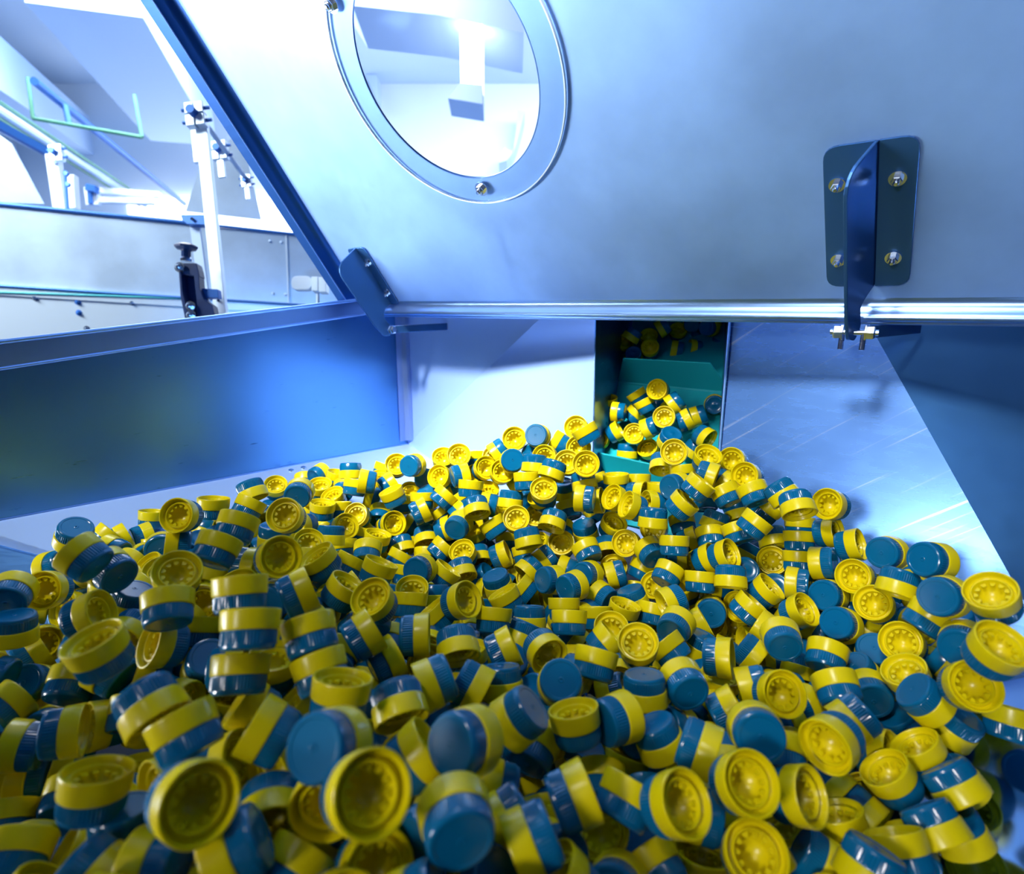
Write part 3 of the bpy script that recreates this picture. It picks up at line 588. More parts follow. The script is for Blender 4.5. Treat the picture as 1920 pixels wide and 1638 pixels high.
CAPS = [
(-1623, 2491, 13564, 0.725, 0.069, 0.551, -0.408, 'cap showing toothed open end, in front row, left, leftmost of three'),
(-720, 2397, 13700, 0.800, 0.178, 0.434, -0.374, 'cap showing toothed open end, in front row, left, second of three'),
(-284, 2530, 13392, 0.447, -0.289, -0.657, -0.533, 'tilted cap, teal bottom, in front row, centre, left of two'),
(-2507, 2973, 13156, 0.676, -0.063, 0.156, 0.718, 'half-open cap facing top, in dark lower-left corner'),
(-986, 2708, 13699, 0.459, -0.695, 0.540, 0.121, 'tilted cap, teal left, in near rows, left centre, left of two'),
(-282, 2978, 13496, 0.540, -0.643, 0.544, 0.012, 'tilted cap, teal left, in near rows, left centre, right of two'),
(1012, 3087, 12949, 0.472, -0.064, 0.402, -0.782, 'half-open cap facing right, in front row, right, left of two'),
(1501, 3249, 12954, 0.918, 0.382, 0.086, 0.070, 'cap showing toothed open end, in front row, right, left of two'),
(-1440, 2529, 13228, 0.302, -0.441, -0.685, 0.496, 'cap on edge, yellow left, in front row, left'),
(-1946, 3038, 13502, 0.268, 0.204, -0.289, -0.896, 'cap on edge, yellow top, in near rows, left'),
(-2824, 3603, 13683, 0.987, 0.086, -0.101, -0.095, 'half-open cap facing upper left, at far left edge'),
(116, 2740, 13051, 0.277, 0.794, -0.159, -0.517, 'cap on edge, yellow lower left, in front row, centre, right of two'),
(-2252, 3203, 13567, 0.396, 0.116, 0.889, -0.198, 'cap on edge, yellow lower right, in near rows, left'),
(2349, 3702, 12899, 0.487, -0.154, -0.680, 0.526, 'half-open cap facing lower left, in near rows, right'),
(1546, 3099, 12550, 0.761, 0.235, -0.220, 0.563, 'cap showing toothed open end, in front row, right, right of two'),
(3649, 3974, 13447, 0.233, 0.081, -0.213, 0.945, 'half-open cap facing upper right, in middle rows, right, right of two'),
(378, 3096, 12991, 0.756, -0.326, 0.490, -0.288, 'cap on edge, yellow upper right, in front row, centre, left of two'),
(1965, 3437, 12681, 0.800, 0.187, 0.447, -0.355, 'half-open cap facing right, in front row, right, right of two'),
(-1526, 3198, 13379, 0.861, 0.066, -0.485, -0.137, 'cap on edge, yellow upper left, in near rows, left, right of two'),
(3043, 3974, 12304, 0.429, 0.225, -0.251, -0.838, 'half-open cap facing upper left, in front row, right'),
(-3428, 3889, 12812, 0.318, -0.739, 0.064, -0.591, 'cap on edge, yellow right, in dark lower-left corner'),
(57, 3655, 13137, 0.171, 0.817, -0.411, -0.367, 'tilted cap, teal upper right, in near rows, right centre'),
(-805, 3644, 13249, 0.055, 0.459, -0.756, 0.464, 'cap on edge, yellow bottom, in near rows, left centre, left of two'),
(1789, 3706, 12964, 0.541, -0.768, 0.327, 0.108, 'cap showing flat teal top, in near rows, right'),
(-1981, 2655, 12962, 0.680, 0.233, -0.650, -0.245, 'tilted cap, teal right, in front row, left'),
(-1785, 3609, 13849, 0.947, -0.275, -0.078, -0.148, 'cap on edge, yellow top, in middle rows, left, rightmost of five'),
(4037, 4499, 13598, 0.866, -0.026, -0.320, 0.383, 'half-open cap facing top, in middle rows, right'),
(492, 3915, 12862, 0.979, -0.118, -0.105, -0.129, 'half-open cap facing top, in near rows, right centre, left of two'),
(-1897, 3630, 13490, 0.849, -0.294, 0.107, 0.425, 'cap on edge, yellow top, in middle rows, left, third of five'),
(3673, 4174, 13008, 0.221, 0.015, -0.440, 0.870, 'cap showing toothed open end, in near rows, right, right of two'),
(3051, 3529, 12341, 0.105, 0.501, -0.746, 0.427, 'cap on edge, yellow lower right, in front row, right, fourth of five'),
(3358, 3771, 12461, 0.050, -0.311, 0.839, -0.445, 'cap on edge, yellow lower right, in front row, right, rightmost of five'),
(-1137, 3411, 13480, 0.912, -0.170, 0.009, -0.374, 'cap on edge, yellow top, in near rows, left centre'),
(-772, 2640, 12984, 0.378, 0.423, -0.205, 0.798, 'cap showing toothed open end, in front row, left, rightmost of three'),
(-3075, 2973, 12667, 0.672, -0.342, -0.381, -0.535, 'cap on edge, yellow upper right, in dark lower-left corner, right of two'),
(-2752, 4281, 13631, 0.859, -0.378, -0.011, 0.344, 'cap on edge, yellow top, in middle rows, left, leftmost of five'),
(-1441, 2929, 13071, 0.507, 0.421, 0.649, -0.379, 'half-open cap facing bottom, in front row, left, left of two'),
(2332, 3122, 12438, 0.293, 0.541, -0.788, -0.003, 'cap on edge, yellow bottom, in front row, right'),
(812, 3996, 12843, 0.622, -0.066, 0.727, 0.284, 'tilted cap, teal left, in near rows, right centre'),
(3550, 4438, 12698, 0.388, 0.659, 0.603, 0.225, 'tilted cap, teal upper left, in near rows, right, right of two'),
(-1470, 3861, 13649, 0.937, -0.301, -0.164, 0.071, 'cap on edge, yellow top, in middle rows, left centre, leftmost of four'),
(-3728, 4771, 13848, 0.885, -0.003, -0.452, -0.107, 'cap on edge, yellow upper left, at far left edge, second of three'),
(758, 3299, 12771, 0.880, -0.375, 0.184, -0.228, 'cap on edge, yellow upper right, in front row, centre, right of two'),
(-597, 3126, 13258, 0.394, -0.466, 0.048, -0.791, 'cap on edge, yellow upper right, in near rows, left centre'),
(2698, 3349, 12295, 0.760, -0.320, 0.143, 0.547, 'cap on edge, yellow top, in front row, right'),
(1365, 3693, 12850, 0.178, -0.545, 0.540, -0.616, 'cap on edge, yellow right, in near rows, right centre'),
(2308, 4493, 12707, 0.341, 0.239, -0.385, 0.824, 'cap showing toothed open end, in near rows, right, left of two'),
(1165, 4032, 12653, 0.090, 0.956, -0.166, 0.225, 'tilted cap, teal upper left, in near rows, right centre'),
(1526, 4592, 12730, 0.692, -0.613, -0.305, -0.226, 'tilted cap, teal lower right, in near rows, right centre'),
(-1059, 2851, 13250, 0.686, 0.550, 0.342, -0.332, 'half-open cap facing bottom, in front row, left, right of two'),
(-3867, 4013, 12589, 0.780, 0.042, -0.606, 0.150, 'cap on edge, yellow left, in dark lower-left corner, leftmost of three'),
(-2901, 4401, 13242, 0.299, 0.452, 0.222, -0.811, 'half-open cap facing left, in middle rows, left'),
(-1217, 2649, 12928, 0.168, -0.320, -0.426, -0.829, 'cap on edge, yellow upper right, in front row, left'),
(-2013, 3983, 13914, 0.036, 0.052, -0.239, -0.969, 'cap on edge, yellow top, in middle rows, left, fourth of five'),
(-3656, 4600, 13389, 0.712, 0.210, 0.542, 0.393, 'half-open cap facing right, at far left edge'),
(-2327, 2637, 12927, 0.396, 0.623, 0.618, 0.271, 'cap on edge, yellow lower right, in dark lower-left corner'),
(3965, 4949, 13389, 0.322, 0.355, 0.708, 0.519, 'cap showing flat teal top, in middle rows, right, fourth of five'),
(3409, 4169, 12361, 0.458, -0.323, 0.026, 0.828, 'half-open cap facing upper left, in near rows, right, right of two'),
(-590, 4003, 13174, 0.388, -0.373, -0.700, 0.469, 'cap on edge, yellow left, in near rows, left centre'),
(2171, 3422, 12138, 0.039, -0.698, 0.467, -0.542, 'cap on edge, yellow lower right, in front row, right, leftmost of five'),
(-2176, 5050, 13726, 0.376, 0.526, -0.173, 0.743, 'cap showing toothed open end, in back rows, left, right of two'),
(408, 4378, 12905, 0.328, -0.762, -0.507, -0.233, 'cap showing flat teal top, in near rows, right centre'),
(4210, 5479, 13505, 0.251, 0.602, 0.516, 0.555, 'tilted cap, teal left, against bright right plate'),
(-2870, 4646, 13726, 0.050, -0.180, 0.269, -0.945, 'cap showing toothed open end, in back rows, left, left of two'),
(-1274, 5014, 13295, 0.344, 0.232, 0.237, -0.878, 'half-open cap facing upper left, in middle rows, left centre'),
(3373, 3676, 12133, 0.249, 0.954, 0.029, 0.163, 'tilted cap, teal upper left, in front row, right'),
(1156, 4517, 12741, 0.083, 0.756, -0.642, 0.092, 'cap on edge, yellow bottom, in near rows, right centre'),
(2782, 5443, 12646, 0.423, -0.461, -0.467, -0.625, 'tilted cap, teal bottom, in middle rows, right'),
(-4635, 4937, 13079, 0.052, 0.019, -0.996, 0.067, 'cap on edge, yellow bottom, at far left edge'),
(1228, 5134, 12756, 0.818, 0.278, 0.077, -0.498, 'cap showing toothed open end, in middle rows, right centre, right of two'),
(-2689, 4977, 13828, 0.656, -0.332, -0.182, -0.653, 'cap on edge, yellow upper right, in back rows, left'),
(-1266, 4486, 13267, 0.827, -0.330, 0.445, -0.097, 'cap on edge, yellow upper right, in middle rows, left centre, second of four'),
(3804, 4379, 12491, 0.197, -0.692, -0.692, 0.063, 'tilted cap, teal upper right, in near rows, right'),
(-1369, 3744, 13430, 0.923, -0.306, -0.138, 0.190, 'cap on edge, yellow top, in middle rows, left centre, second of four'),
(-495, 4768, 13006, 0.332, 0.452, 0.760, -0.328, 'half-open cap facing bottom, in middle rows, left centre'),
(-1829, 4588, 13608, 0.693, 0.000, 0.606, 0.391, 'cap on edge, yellow right, in middle rows, left centre, left of two'),
(165, 3976, 12585, 0.663, -0.264, 0.507, 0.484, 'tilted cap, teal lower left, in near rows, right centre'),
(-3849, 4521, 12771, 0.350, -0.213, 0.407, 0.816, 'cap on edge, yellow top, at far left edge'),
(2930, 4656, 12630, 0.275, -0.140, 0.446, 0.840, 'cap on edge, yellow top, in near rows, right, second of three'),
(3883, 5222, 12733, 0.694, -0.039, -0.484, 0.532, 'cap showing toothed open end, in middle rows, right, right of two'),
(2487, 3683, 12150, 0.459, -0.199, 0.112, 0.859, 'half-open cap facing top, in front row, right, right of two'),
(960, 3194, 12321, 0.462, -0.039, -0.542, -0.701, 'cap on edge, yellow upper left, in front row, centre'),
(-547, 5648, 12964, 0.709, -0.016, 0.507, -0.490, 'half-open cap facing right, in middle rows, left centre'),
(-884, 4827, 13068, 0.321, -0.660, 0.254, -0.630, 'cap on edge, yellow right, in middle rows, left centre, right of two'),
(-4846, 5201, 13274, 0.099, 0.126, -0.623, -0.766, 'tilted cap, teal lower left, at far left edge'),
(3566, 5777, 12624, 0.438, -0.790, 0.326, -0.279, 'cap showing flat teal top, in middle rows, right, second of five'),
(-3740, 5081, 13583, 0.808, -0.210, -0.548, -0.060, 'tilted cap, teal lower right, at far left edge'),
(-338, 4274, 12944, 0.527, 0.383, 0.750, 0.111, 'cap on edge, yellow lower right, in near rows, left centre'),
(313, 5175, 12696, 0.652, 0.724, 0.086, 0.210, 'half-open cap facing lower right, in middle rows, right centre'),
(3427, 4945, 12375, 0.517, -0.645, -0.313, -0.468, 'tilted cap, teal lower right, in near rows, right'),
(-3729, 6291, 13681, 0.233, 0.123, -0.542, 0.798, 'half-open cap facing left, in back rows, left'),
(3981, 5859, 12801, 0.494, -0.169, -0.430, 0.737, 'cap showing toothed open end, in middle rows, right, left of two'),
(2032, 5156, 12627, 0.267, 0.636, -0.057, 0.722, 'cap on edge, yellow right, in middle rows, right centre'),
(-4756, 5544, 13154, 0.538, 0.315, 0.460, -0.632, 'half-open cap facing left, at far left edge'),
(749, 4736, 12833, 0.676, -0.305, -0.106, -0.663, 'cap on edge, yellow top, in middle rows, right centre, third of five'),
(-4339, 4405, 12635, 0.797, -0.531, 0.279, 0.068, 'cap on edge, yellow upper right, in dark lower-left corner, left of two'),
(4195, 4295, 12572, 0.184, -0.158, -0.169, -0.955, 'cap on edge, yellow top, in near rows, right, rightmost of three'),
(3174, 5298, 12540, 0.002, 0.239, 0.337, 0.911, 'cap on edge, yellow top, in middle rows, right'),
(621, 3402, 12396, 0.586, 0.209, 0.165, -0.765, 'cap showing toothed open end, in front row, centre'),
(-2521, 6238, 13686, 0.092, 0.034, -0.487, 0.868, 'cap showing toothed open end, in back rows, left centre, leftmost of four'),
(1307, 3304, 12183, 0.853, -0.171, -0.028, -0.493, 'half-open cap facing top, in front row, right, left of two'),
(-3952, 4095, 12199, 0.279, 0.662, -0.028, -0.695, 'cap on edge, yellow left, in dark lower-left corner, second of three'),
(4009, 5612, 13190, 0.170, -0.108, -0.959, 0.200, 'cap on edge, yellow bottom, against bright right plate'),
(4252, 6218, 13263, 0.401, -0.782, 0.099, -0.467, 'cap showing flat teal top, against bright right plate'),
(2860, 4265, 12633, 0.439, 0.079, -0.895, 0.007, 'cap on edge, yellow lower left, in near rows, right'),
(-1699, 5394, 13200, 0.373, -0.316, 0.034, -0.872, 'cap on edge, yellow upper right, in middle rows, left centre, leftmost of four'),
(-2406, 3013, 12854, 0.065, 0.514, 0.852, -0.075, 'tilted cap, teal top, in front row, left'),
(-2011, 5757, 13353, 0.367, 0.247, -0.017, -0.897, 'cap on edge, yellow upper left, in back rows, left centre'),
(-1921, 3812, 13077, 0.656, 0.326, -0.275, -0.623, 'cap on edge, yellow upper left, in near rows, left, left of two'),
(-1130, 4648, 12920, 0.790, -0.390, 0.462, -0.099, 'cap on edge, yellow upper right, in middle rows, left centre, third of four'),
(4062, 4754, 13025, 0.007, -0.534, -0.492, -0.688, 'cap showing flat teal top, in middle rows, right, rightmost of five'),
(3678, 4819, 12625, 0.612, 0.221, -0.171, -0.740, 'half-open cap facing upper left, in near rows, right, left of two'),
(-1962, 3444, 12930, 0.390, -0.482, 0.268, -0.738, 'half-open cap facing right, in near rows, left'),
(-2733, 5471, 13852, 0.598, -0.146, 0.312, 0.724, 'cap on edge, yellow top, in back rows, left, right of two'),
(3309, 6483, 13747, 0.217, 0.504, 0.780, -0.303, 'cap on edge, yellow bottom, below scratched plate'),
(3973, 6245, 12951, 0.668, -0.004, -0.560, 0.490, 'cap showing toothed open end, against bright right plate'),
(3264, 6095, 12585, 0.671, 0.047, 0.397, -0.624, 'half-open cap facing upper right, in middle rows, right, left of two'),
(654, 2967, 12426, 0.184, 0.042, 0.867, 0.462, 'cap showing flat teal top, in front row, centre, left of two'),
(-96, 4577, 12775, 0.113, 0.640, -0.741, 0.168, 'cap on edge, yellow bottom, in near rows, left centre, right of two'),
(-3364, 4228, 12620, 0.739, 0.558, -0.212, -0.313, 'cap on edge, yellow left, in dark lower-left corner, rightmost of three'),
(-13, 3067, 12858, 0.408, -0.260, -0.792, 0.373, 'cap on edge, yellow lower left, in front row, centre, left of two'),
(-1910, 4176, 13170, 0.229, -0.070, 0.044, -0.970, 'half-open cap facing top, in middle rows, left'),
(1817, 5911, 12516, 0.286, 0.155, 0.636, 0.700, 'tilted cap, teal lower left, in middle rows, right centre'),
(-3867, 3736, 12146, 0.036, 0.110, -0.420, -0.900, 'cap on edge, yellow top, in dark lower-left corner'),
(-2576, 4433, 13034, 0.195, -0.954, -0.015, 0.226, 'cap showing flat teal top, in middle rows, left, left of two'),
(3960, 6901, 13596, 0.736, 0.059, -0.596, 0.315, 'cap showing toothed open end, below scratched plate, rightmost of three'),
(-88, 4998, 12806, 0.723, 0.164, 0.532, 0.409, 'cap on edge, yellow upper right, in middle rows, left centre, rightmost of four'),
(3700, 6311, 12683, 0.435, -0.802, 0.193, -0.361, 'cap showing flat teal top, in middle rows, right, leftmost of five'),
(4043, 5196, 13023, 0.229, -0.301, 0.011, -0.926, 'cap on edge, yellow upper right, in middle rows, right, right of two'),
(3775, 6604, 12962, 0.529, -0.145, -0.787, -0.282, 'cap on edge, yellow left, against bright right plate'),
(4149, 6739, 13129, 0.216, -0.300, 0.456, -0.810, 'cap on edge, yellow right, against bright right plate'),
(628, 5834, 12608, 0.108, -0.012, 0.273, 0.956, 'cap on edge, yellow top, in middle rows, right centre, second of five'),
(1931, 4616, 12440, 0.746, -0.244, 0.424, -0.452, 'cap on edge, yellow upper right, in near rows, right centre'),
(-4540, 4898, 12507, 0.182, -0.352, -0.848, -0.352, 'tilted cap, teal upper left, at far left edge'),
(2766, 3922, 12043, 0.195, -0.219, 0.798, -0.526, 'cap on edge, yellow lower right, in front row, right, third of five'),
(-165, 2673, 12821, 0.342, 0.159, -0.894, -0.242, 'tilted cap, teal right, in front row, centre, left of two'),
(-4969, 6262, 13461, 0.211, 0.190, -0.944, -0.166, 'tilted cap, teal top, at far left edge'),
(3124, 6660, 12546, 0.308, -0.246, 0.216, -0.893, 'cap on edge, yellow upper right, in back rows, right, rightmost of four'),
(-438, 2781, 13082, 0.715, -0.475, 0.502, 0.103, 'tilted cap, teal lower left, in front row, centre'),
(694, 3880, 12357, 0.718, -0.438, 0.338, 0.423, 'tilted cap, teal bottom, in front row, centre, right of two'),
(768, 6965, 12465, 0.169, 0.424, 0.582, 0.672, 'tilted cap, teal left, in back rows, right centre, second of three'),
(-103, 3506, 12667, 0.463, -0.527, -0.325, 0.634, 'cap on edge, yellow left, in front row, centre, right of two'),
(313, 2737, 12731, 0.869, -0.201, -0.343, 0.295, 'half-open cap facing upper left, in front row, centre'),
(-200, 5723, 12707, 0.157, -0.088, -0.243, -0.953, 'cap on edge, yellow top, in middle rows, left centre, rightmost of four'),
(-3457, 4498, 12908, 0.548, -0.455, -0.249, 0.657, 'cap on edge, yellow upper left, at far left edge, rightmost of three'),
(2683, 6652, 12755, 0.257, 0.875, -0.406, 0.058, 'cap on edge, yellow bottom, in back rows, right, third of four'),
(2604, 5755, 12292, 0.241, 0.833, -0.170, 0.469, 'cap on edge, yellow lower right, in middle rows, right'),
(2804, 6376, 12482, 0.921, -0.078, 0.318, -0.211, 'cap on edge, yellow upper right, in middle rows, right, left of two'),
(1358, 3502, 12446, 0.713, -0.368, -0.552, 0.225, 'cap on edge, yellow left, in front row, right'),
(-1521, 6140, 13064, 0.103, 0.187, 0.162, 0.963, 'cap on edge, yellow upper right, in back rows, left centre, second of six'),
(2728, 7063, 12852, 0.724, 0.477, 0.100, 0.488, 'half-open cap facing right, in back rows, right'),
(1682, 5576, 12432, 0.820, -0.414, -0.155, 0.364, 'cap on edge, yellow upper left, in middle rows, right centre, right of two'),
(2478, 6654, 12276, 0.581, -0.756, 0.299, 0.034, 'cap showing flat teal top, in middle rows, right centre'),
(3135, 7247, 13619, 0.635, -0.131, -0.327, -0.687, 'cap on edge, yellow upper left, below scratched plate, right of two'),
(2028, 7075, 12572, 0.905, -0.262, 0.324, 0.080, 'cap on edge, yellow upper right, in back rows, right, leftmost of four'),
(-4795, 5244, 12565, 0.751, -0.568, 0.221, -0.256, 'cap on edge, yellow upper right, at far left edge'),
(-3690, 5206, 13217, 0.008, 0.961, 0.206, -0.186, 'tilted cap, teal top, in middle rows, left'),
(4046, 7068, 13168, 0.106, 0.434, -0.371, 0.814, 'half-open cap facing right, against bright right plate'),
(-1192, 6992, 12687, 0.585, -0.709, 0.374, 0.123, 'cap showing flat teal top, in back rows, left centre'),
(2238, 7385, 13413, 0.559, 0.308, 0.143, 0.757, 'cap on edge, yellow upper right, in back rows, right, second of four'),
(3512, 6623, 12681, 0.654, -0.336, -0.671, -0.092, 'cap on edge, yellow left, in back rows, right'),
(-2815, 4756, 13146, 0.702, -0.208, -0.180, -0.657, 'cap on edge, yellow top, in middle rows, left, second of five'),
(462, 8086, 13369, 0.247, 0.138, 0.321, -0.904, 'cap showing toothed open end, in back rows, right centre, second of four'),
(-3460, 3852, 12234, 0.577, -0.291, -0.477, -0.595, 'tilted cap, teal bottom, in dark lower-left corner'),
(3057, 7005, 13292, 0.708, -0.236, 0.225, -0.626, 'cap on edge, yellow upper right, in back rows, right, third of four'),
(1895, 7474, 12712, 0.708, -0.398, -0.418, -0.407, 'tilted cap, teal lower right, in back rows, right'),
(1898, 6356, 12581, 0.351, 0.739, -0.303, -0.489, 'cap on edge, yellow lower left, in middle rows, right centre, left of two'),
(990, 5627, 12486, 0.464, 0.298, 0.288, 0.783, 'cap on edge, yellow upper right, in middle rows, right centre'),
(-1144, 5981, 12747, 0.107, 0.003, 0.257, 0.960, 'cap on edge, yellow top, in middle rows, left centre, third of four'),
(2383, 6848, 12590, 0.376, -0.038, 0.217, 0.900, 'cap on edge, yellow top, in back rows, right, second of six'),
(-2920, 7667, 13489, 0.317, -0.368, 0.575, 0.658, 'cap showing flat teal top, by riveted left apron, left of two'),
(-2721, 3020, 12574, 0.880, 0.068, -0.421, 0.207, 'cap on edge, yellow upper left, in dark lower-left corner'),
(3494, 7325, 12635, 0.833, 0.298, -0.331, 0.329, 'cap showing toothed open end, in back rows, right'),
(502, 7263, 12413, 0.606, -0.299, 0.728, 0.119, 'tilted cap, teal left, in back rows, right centre, leftmost of three'),
(-65, 6643, 12442, 0.178, 0.219, -0.139, -0.949, 'cap on edge, yellow upper left, in middle rows, right centre, left of two'),
(3808, 5512, 12442, 0.017, 0.616, 0.724, 0.309, 'cap showing flat teal top, in middle rows, right, third of five'),
(2450, 7432, 13650, 0.737, -0.181, 0.262, -0.596, 'cap on edge, yellow upper right, below scratched plate, left of two'),
(1675, 7693, 13289, 0.645, 0.416, -0.347, -0.539, 'half-open cap facing left, in back rows, right'),
(594, 7966, 12991, 0.002, 0.407, 0.839, -0.361, 'cap on edge, yellow bottom, in back rows, right centre, rightmost of three'),
(2604, 4105, 12137, 0.456, 0.263, 0.785, -0.327, 'cap on edge, yellow lower right, in front row, right, second of five'),
(1872, 7358, 13260, 0.138, 0.820, -0.555, 0.040, 'cap on edge, yellow bottom, in back rows, right, leftmost of four'),
(-526, 8170, 13115, 0.226, 0.754, -0.540, 0.297, 'half-open cap facing bottom, in back rows, right centre, right of two'),
(2290, 4902, 12486, 0.501, -0.531, -0.631, 0.262, 'cap on edge, yellow left, in near rows, right'),
(2166, 4037, 12480, 0.628, -0.208, 0.427, 0.617, 'cap on edge, yellow top, in near rows, right, leftmost of three'),
(-797, 8217, 12815, 0.033, -0.240, -0.596, -0.766, 'tilted cap, teal lower left, in back rows, left centre'),
(-3505, 4866, 13078, 0.248, 0.336, 0.706, -0.572, 'half-open cap facing lower left, in middle rows, left, left of two'),
(2129, 7210, 12927, 0.665, -0.114, 0.159, 0.721, 'cap on edge, yellow top, in back rows, right, leftmost of six'),
(1077, 8245, 13739, 0.751, 0.505, 0.179, -0.387, 'cap showing toothed open end, under lower green flight'),
(2906, 7572, 13498, 0.854, -0.214, -0.290, -0.377, 'cap on edge, yellow upper left, below scratched plate, left of two'),
(3769, 7215, 12983, 0.260, -0.018, 0.204, 0.944, 'cap on edge, yellow top, in back rows, right, rightmost of six'),
(1062, 7706, 12618, 0.884, -0.368, -0.251, -0.140, 'cap on edge, yellow upper left, in back rows, right centre, rightmost of three'),
(-3860, 7195, 13456, 0.055, 0.041, 0.089, 0.994, 'cap on edge, yellow top, by riveted left apron, left of two'),
(1647, 7835, 12697, 0.735, 0.307, -0.477, 0.372, 'cap showing toothed open end, in back rows, right centre, rightmost of four'),
(205, 6220, 12457, 0.060, 0.232, -0.949, 0.204, 'cap on edge, yellow bottom, in middle rows, right centre, second of three'),
(2414, 8445, 13875, 0.316, -0.002, -0.580, 0.751, 'cap showing toothed open end, on green belt, rightmost of three'),
(-194, 7170, 12420, 0.037, 0.848, 0.510, 0.139, 'tilted cap, teal top, in back rows, right centre, left of two'),
(218, 7756, 12807, 0.273, 0.803, 0.526, -0.060, 'cap on edge, yellow bottom, in back rows, right centre, second of three'),
(3245, 7751, 13711, 0.602, 0.005, -0.607, 0.519, 'cap showing toothed open end, below scratched plate, second of three'),
(62, 8087, 12946, 0.001, 0.006, 0.448, -0.894, 'cap showing toothed open end, in back rows, right centre, leftmost of four'),
(-4647, 4669, 12764, 0.690, 0.361, -0.438, -0.449, 'cap on edge, yellow upper left, at far left edge, leftmost of three'),
(3677, 4837, 12120, 0.171, -0.545, 0.795, -0.207, 'tilted cap, teal upper left, in near rows, right, left of two'),
(1031, 7894, 13345, 0.703, -0.289, -0.645, 0.075, 'cap on edge, yellow left, in back rows, right centre, left of two'),
(1361, 6560, 12317, 0.254, 0.119, 0.070, 0.957, 'cap on edge, yellow top, in middle rows, right centre, fourth of five'),
(-4946, 5563, 12533, 0.151, 0.515, -0.376, 0.755, 'cap showing toothed open end, at far left edge'),
(-2308, 3362, 12853, 0.126, 0.451, 0.440, -0.766, 'half-open cap facing left, in front row, left'),
(-1643, 9336, 13431, 0.565, -0.752, -0.122, -0.317, 'cap showing flat teal top, by riveted left apron, right of two'),
(-3593, 7740, 13511, 0.154, -0.301, 0.912, -0.231, 'cap on edge, yellow bottom, by riveted left apron'),
(1434, 7502, 12377, 0.589, 0.113, -0.794, -0.093, 'cap on edge, yellow left, in back rows, right centre, right of two'),
(-3842, 6314, 13303, 0.523, -0.235, -0.589, 0.569, 'cap on edge, yellow left, in back rows, left'),
(3331, 6928, 13751, 0.277, 0.125, 0.915, -0.264, 'cap on edge, yellow lower right, below scratched plate'),
(2784, 8142, 13842, 0.107, 0.054, -0.284, 0.951, 'half-open cap facing top, on green belt'),
(-1893, 8692, 12660, 0.534, 0.539, -0.139, 0.636, 'cap showing toothed open end, in back rows, left centre, rightmost of four'),
(1501, 8300, 12764, 0.845, 0.278, 0.015, 0.457, 'half-open cap facing upper right, in back rows, right centre'),
(2730, 7565, 12887, 0.921, -0.372, 0.054, 0.104, 'cap on edge, yellow top, in back rows, right, third of six'),
(-1185, 6402, 12650, 0.977, 0.186, 0.008, 0.102, 'half-open cap facing top, in middle rows, left centre'),
(599, 8261, 13656, 0.256, 0.551, -0.792, 0.061, 'cap on edge, yellow bottom, along far crest, right of two'),
(739, 8147, 12526, 0.158, -0.015, -0.381, 0.911, 'cap showing toothed open end, in back rows, right centre, third of four'),
(1205, 7142, 12218, 0.364, 0.133, -0.644, -0.660, 'tilted cap, teal lower right, in middle rows, right centre'),
(-2958, 8681, 12894, 0.843, -0.056, 0.057, -0.533, 'cap on edge, yellow top, by riveted left apron, right of two'),
(-704, 7557, 12411, 0.192, 0.033, 0.901, -0.388, 'half-open cap facing bottom, in back rows, right centre, left of two'),
(-3459, 7301, 13410, 0.607, -0.036, 0.335, 0.720, 'cap on edge, yellow upper right, by riveted left apron'),
(-173, 8125, 12377, 0.834, -0.031, 0.549, -0.048, 'cap on edge, yellow right, in back rows, right centre'),
(-910, 7204, 12504, 0.904, -0.212, 0.283, -0.240, 'cap on edge, yellow upper right, in back rows, left centre, rightmost of six'),
(2257, 7775, 13558, 0.520, -0.718, 0.197, -0.419, 'tilted cap, teal left, under lower green flight'),
(1111, 8376, 12676, 0.006, -0.851, -0.504, -0.149, 'tilted cap, teal top, in back rows, right centre, right of two'),
(399, 9039, 14001, 0.249, -0.527, -0.606, -0.542, 'cap showing flat teal top, along far crest, right of two'),
(-1877, 8867, 13046, 0.580, -0.140, -0.126, 0.793, 'cap on edge, yellow upper left, by riveted left apron'),
(-698, 7940, 12472, 0.531, 0.250, 0.172, -0.791, 'half-open cap facing upper left, in back rows, right centre, left of two'),
(1008, 7351, 12443, 0.492, -0.801, 0.126, -0.318, 'tilted cap, teal left, in back rows, right centre, rightmost of three'),
(-2003, 7570, 12666, 0.833, -0.424, 0.141, 0.325, 'tilted cap, teal bottom, in back rows, left centre'),
(2, 8786, 13664, 0.562, -0.803, 0.145, 0.135, 'cap showing flat teal top, along far crest, left of two'),
(-3023, 5353, 13126, 0.721, 0.586, 0.220, -0.296, 'half-open cap facing lower left, in middle rows, left, right of two'),
(-456, 2302, 13126, 0.051, 0.847, 0.056, -0.526, 'cap on edge, yellow left, in front row, centre, left of two'),
(945, 4227, 12177, 0.828, -0.272, 0.041, -0.488, 'cap on edge, yellow top, in front row, centre'),
(1121, 6009, 12394, 0.958, 0.268, -0.060, 0.078, 'cap showing toothed open end, in middle rows, right centre, left of two'),
(1522, 8092, 13266, 0.044, 0.467, 0.211, -0.857, 'half-open cap facing upper left, in back rows, right centre, right of two'),
(1745, 6626, 12273, 0.856, -0.155, 0.209, 0.446, 'cap on edge, yellow top, in middle rows, right centre, rightmost of five'),
(2137, 5995, 12235, 0.168, 0.456, -0.872, -0.058, 'cap on edge, yellow lower left, in middle rows, right centre, right of two'),
(3146, 4378, 12220, 0.799, 0.278, 0.500, -0.186, 'cap on edge, yellow right, in near rows, right'),
(282, 3077, 12569, 0.248, -0.788, 0.331, 0.456, 'tilted cap, teal right, in front row, centre, right of two'),
(-1150, 9214, 13262, 0.831, 0.425, -0.322, 0.159, 'half-open cap facing left, along far crest'),
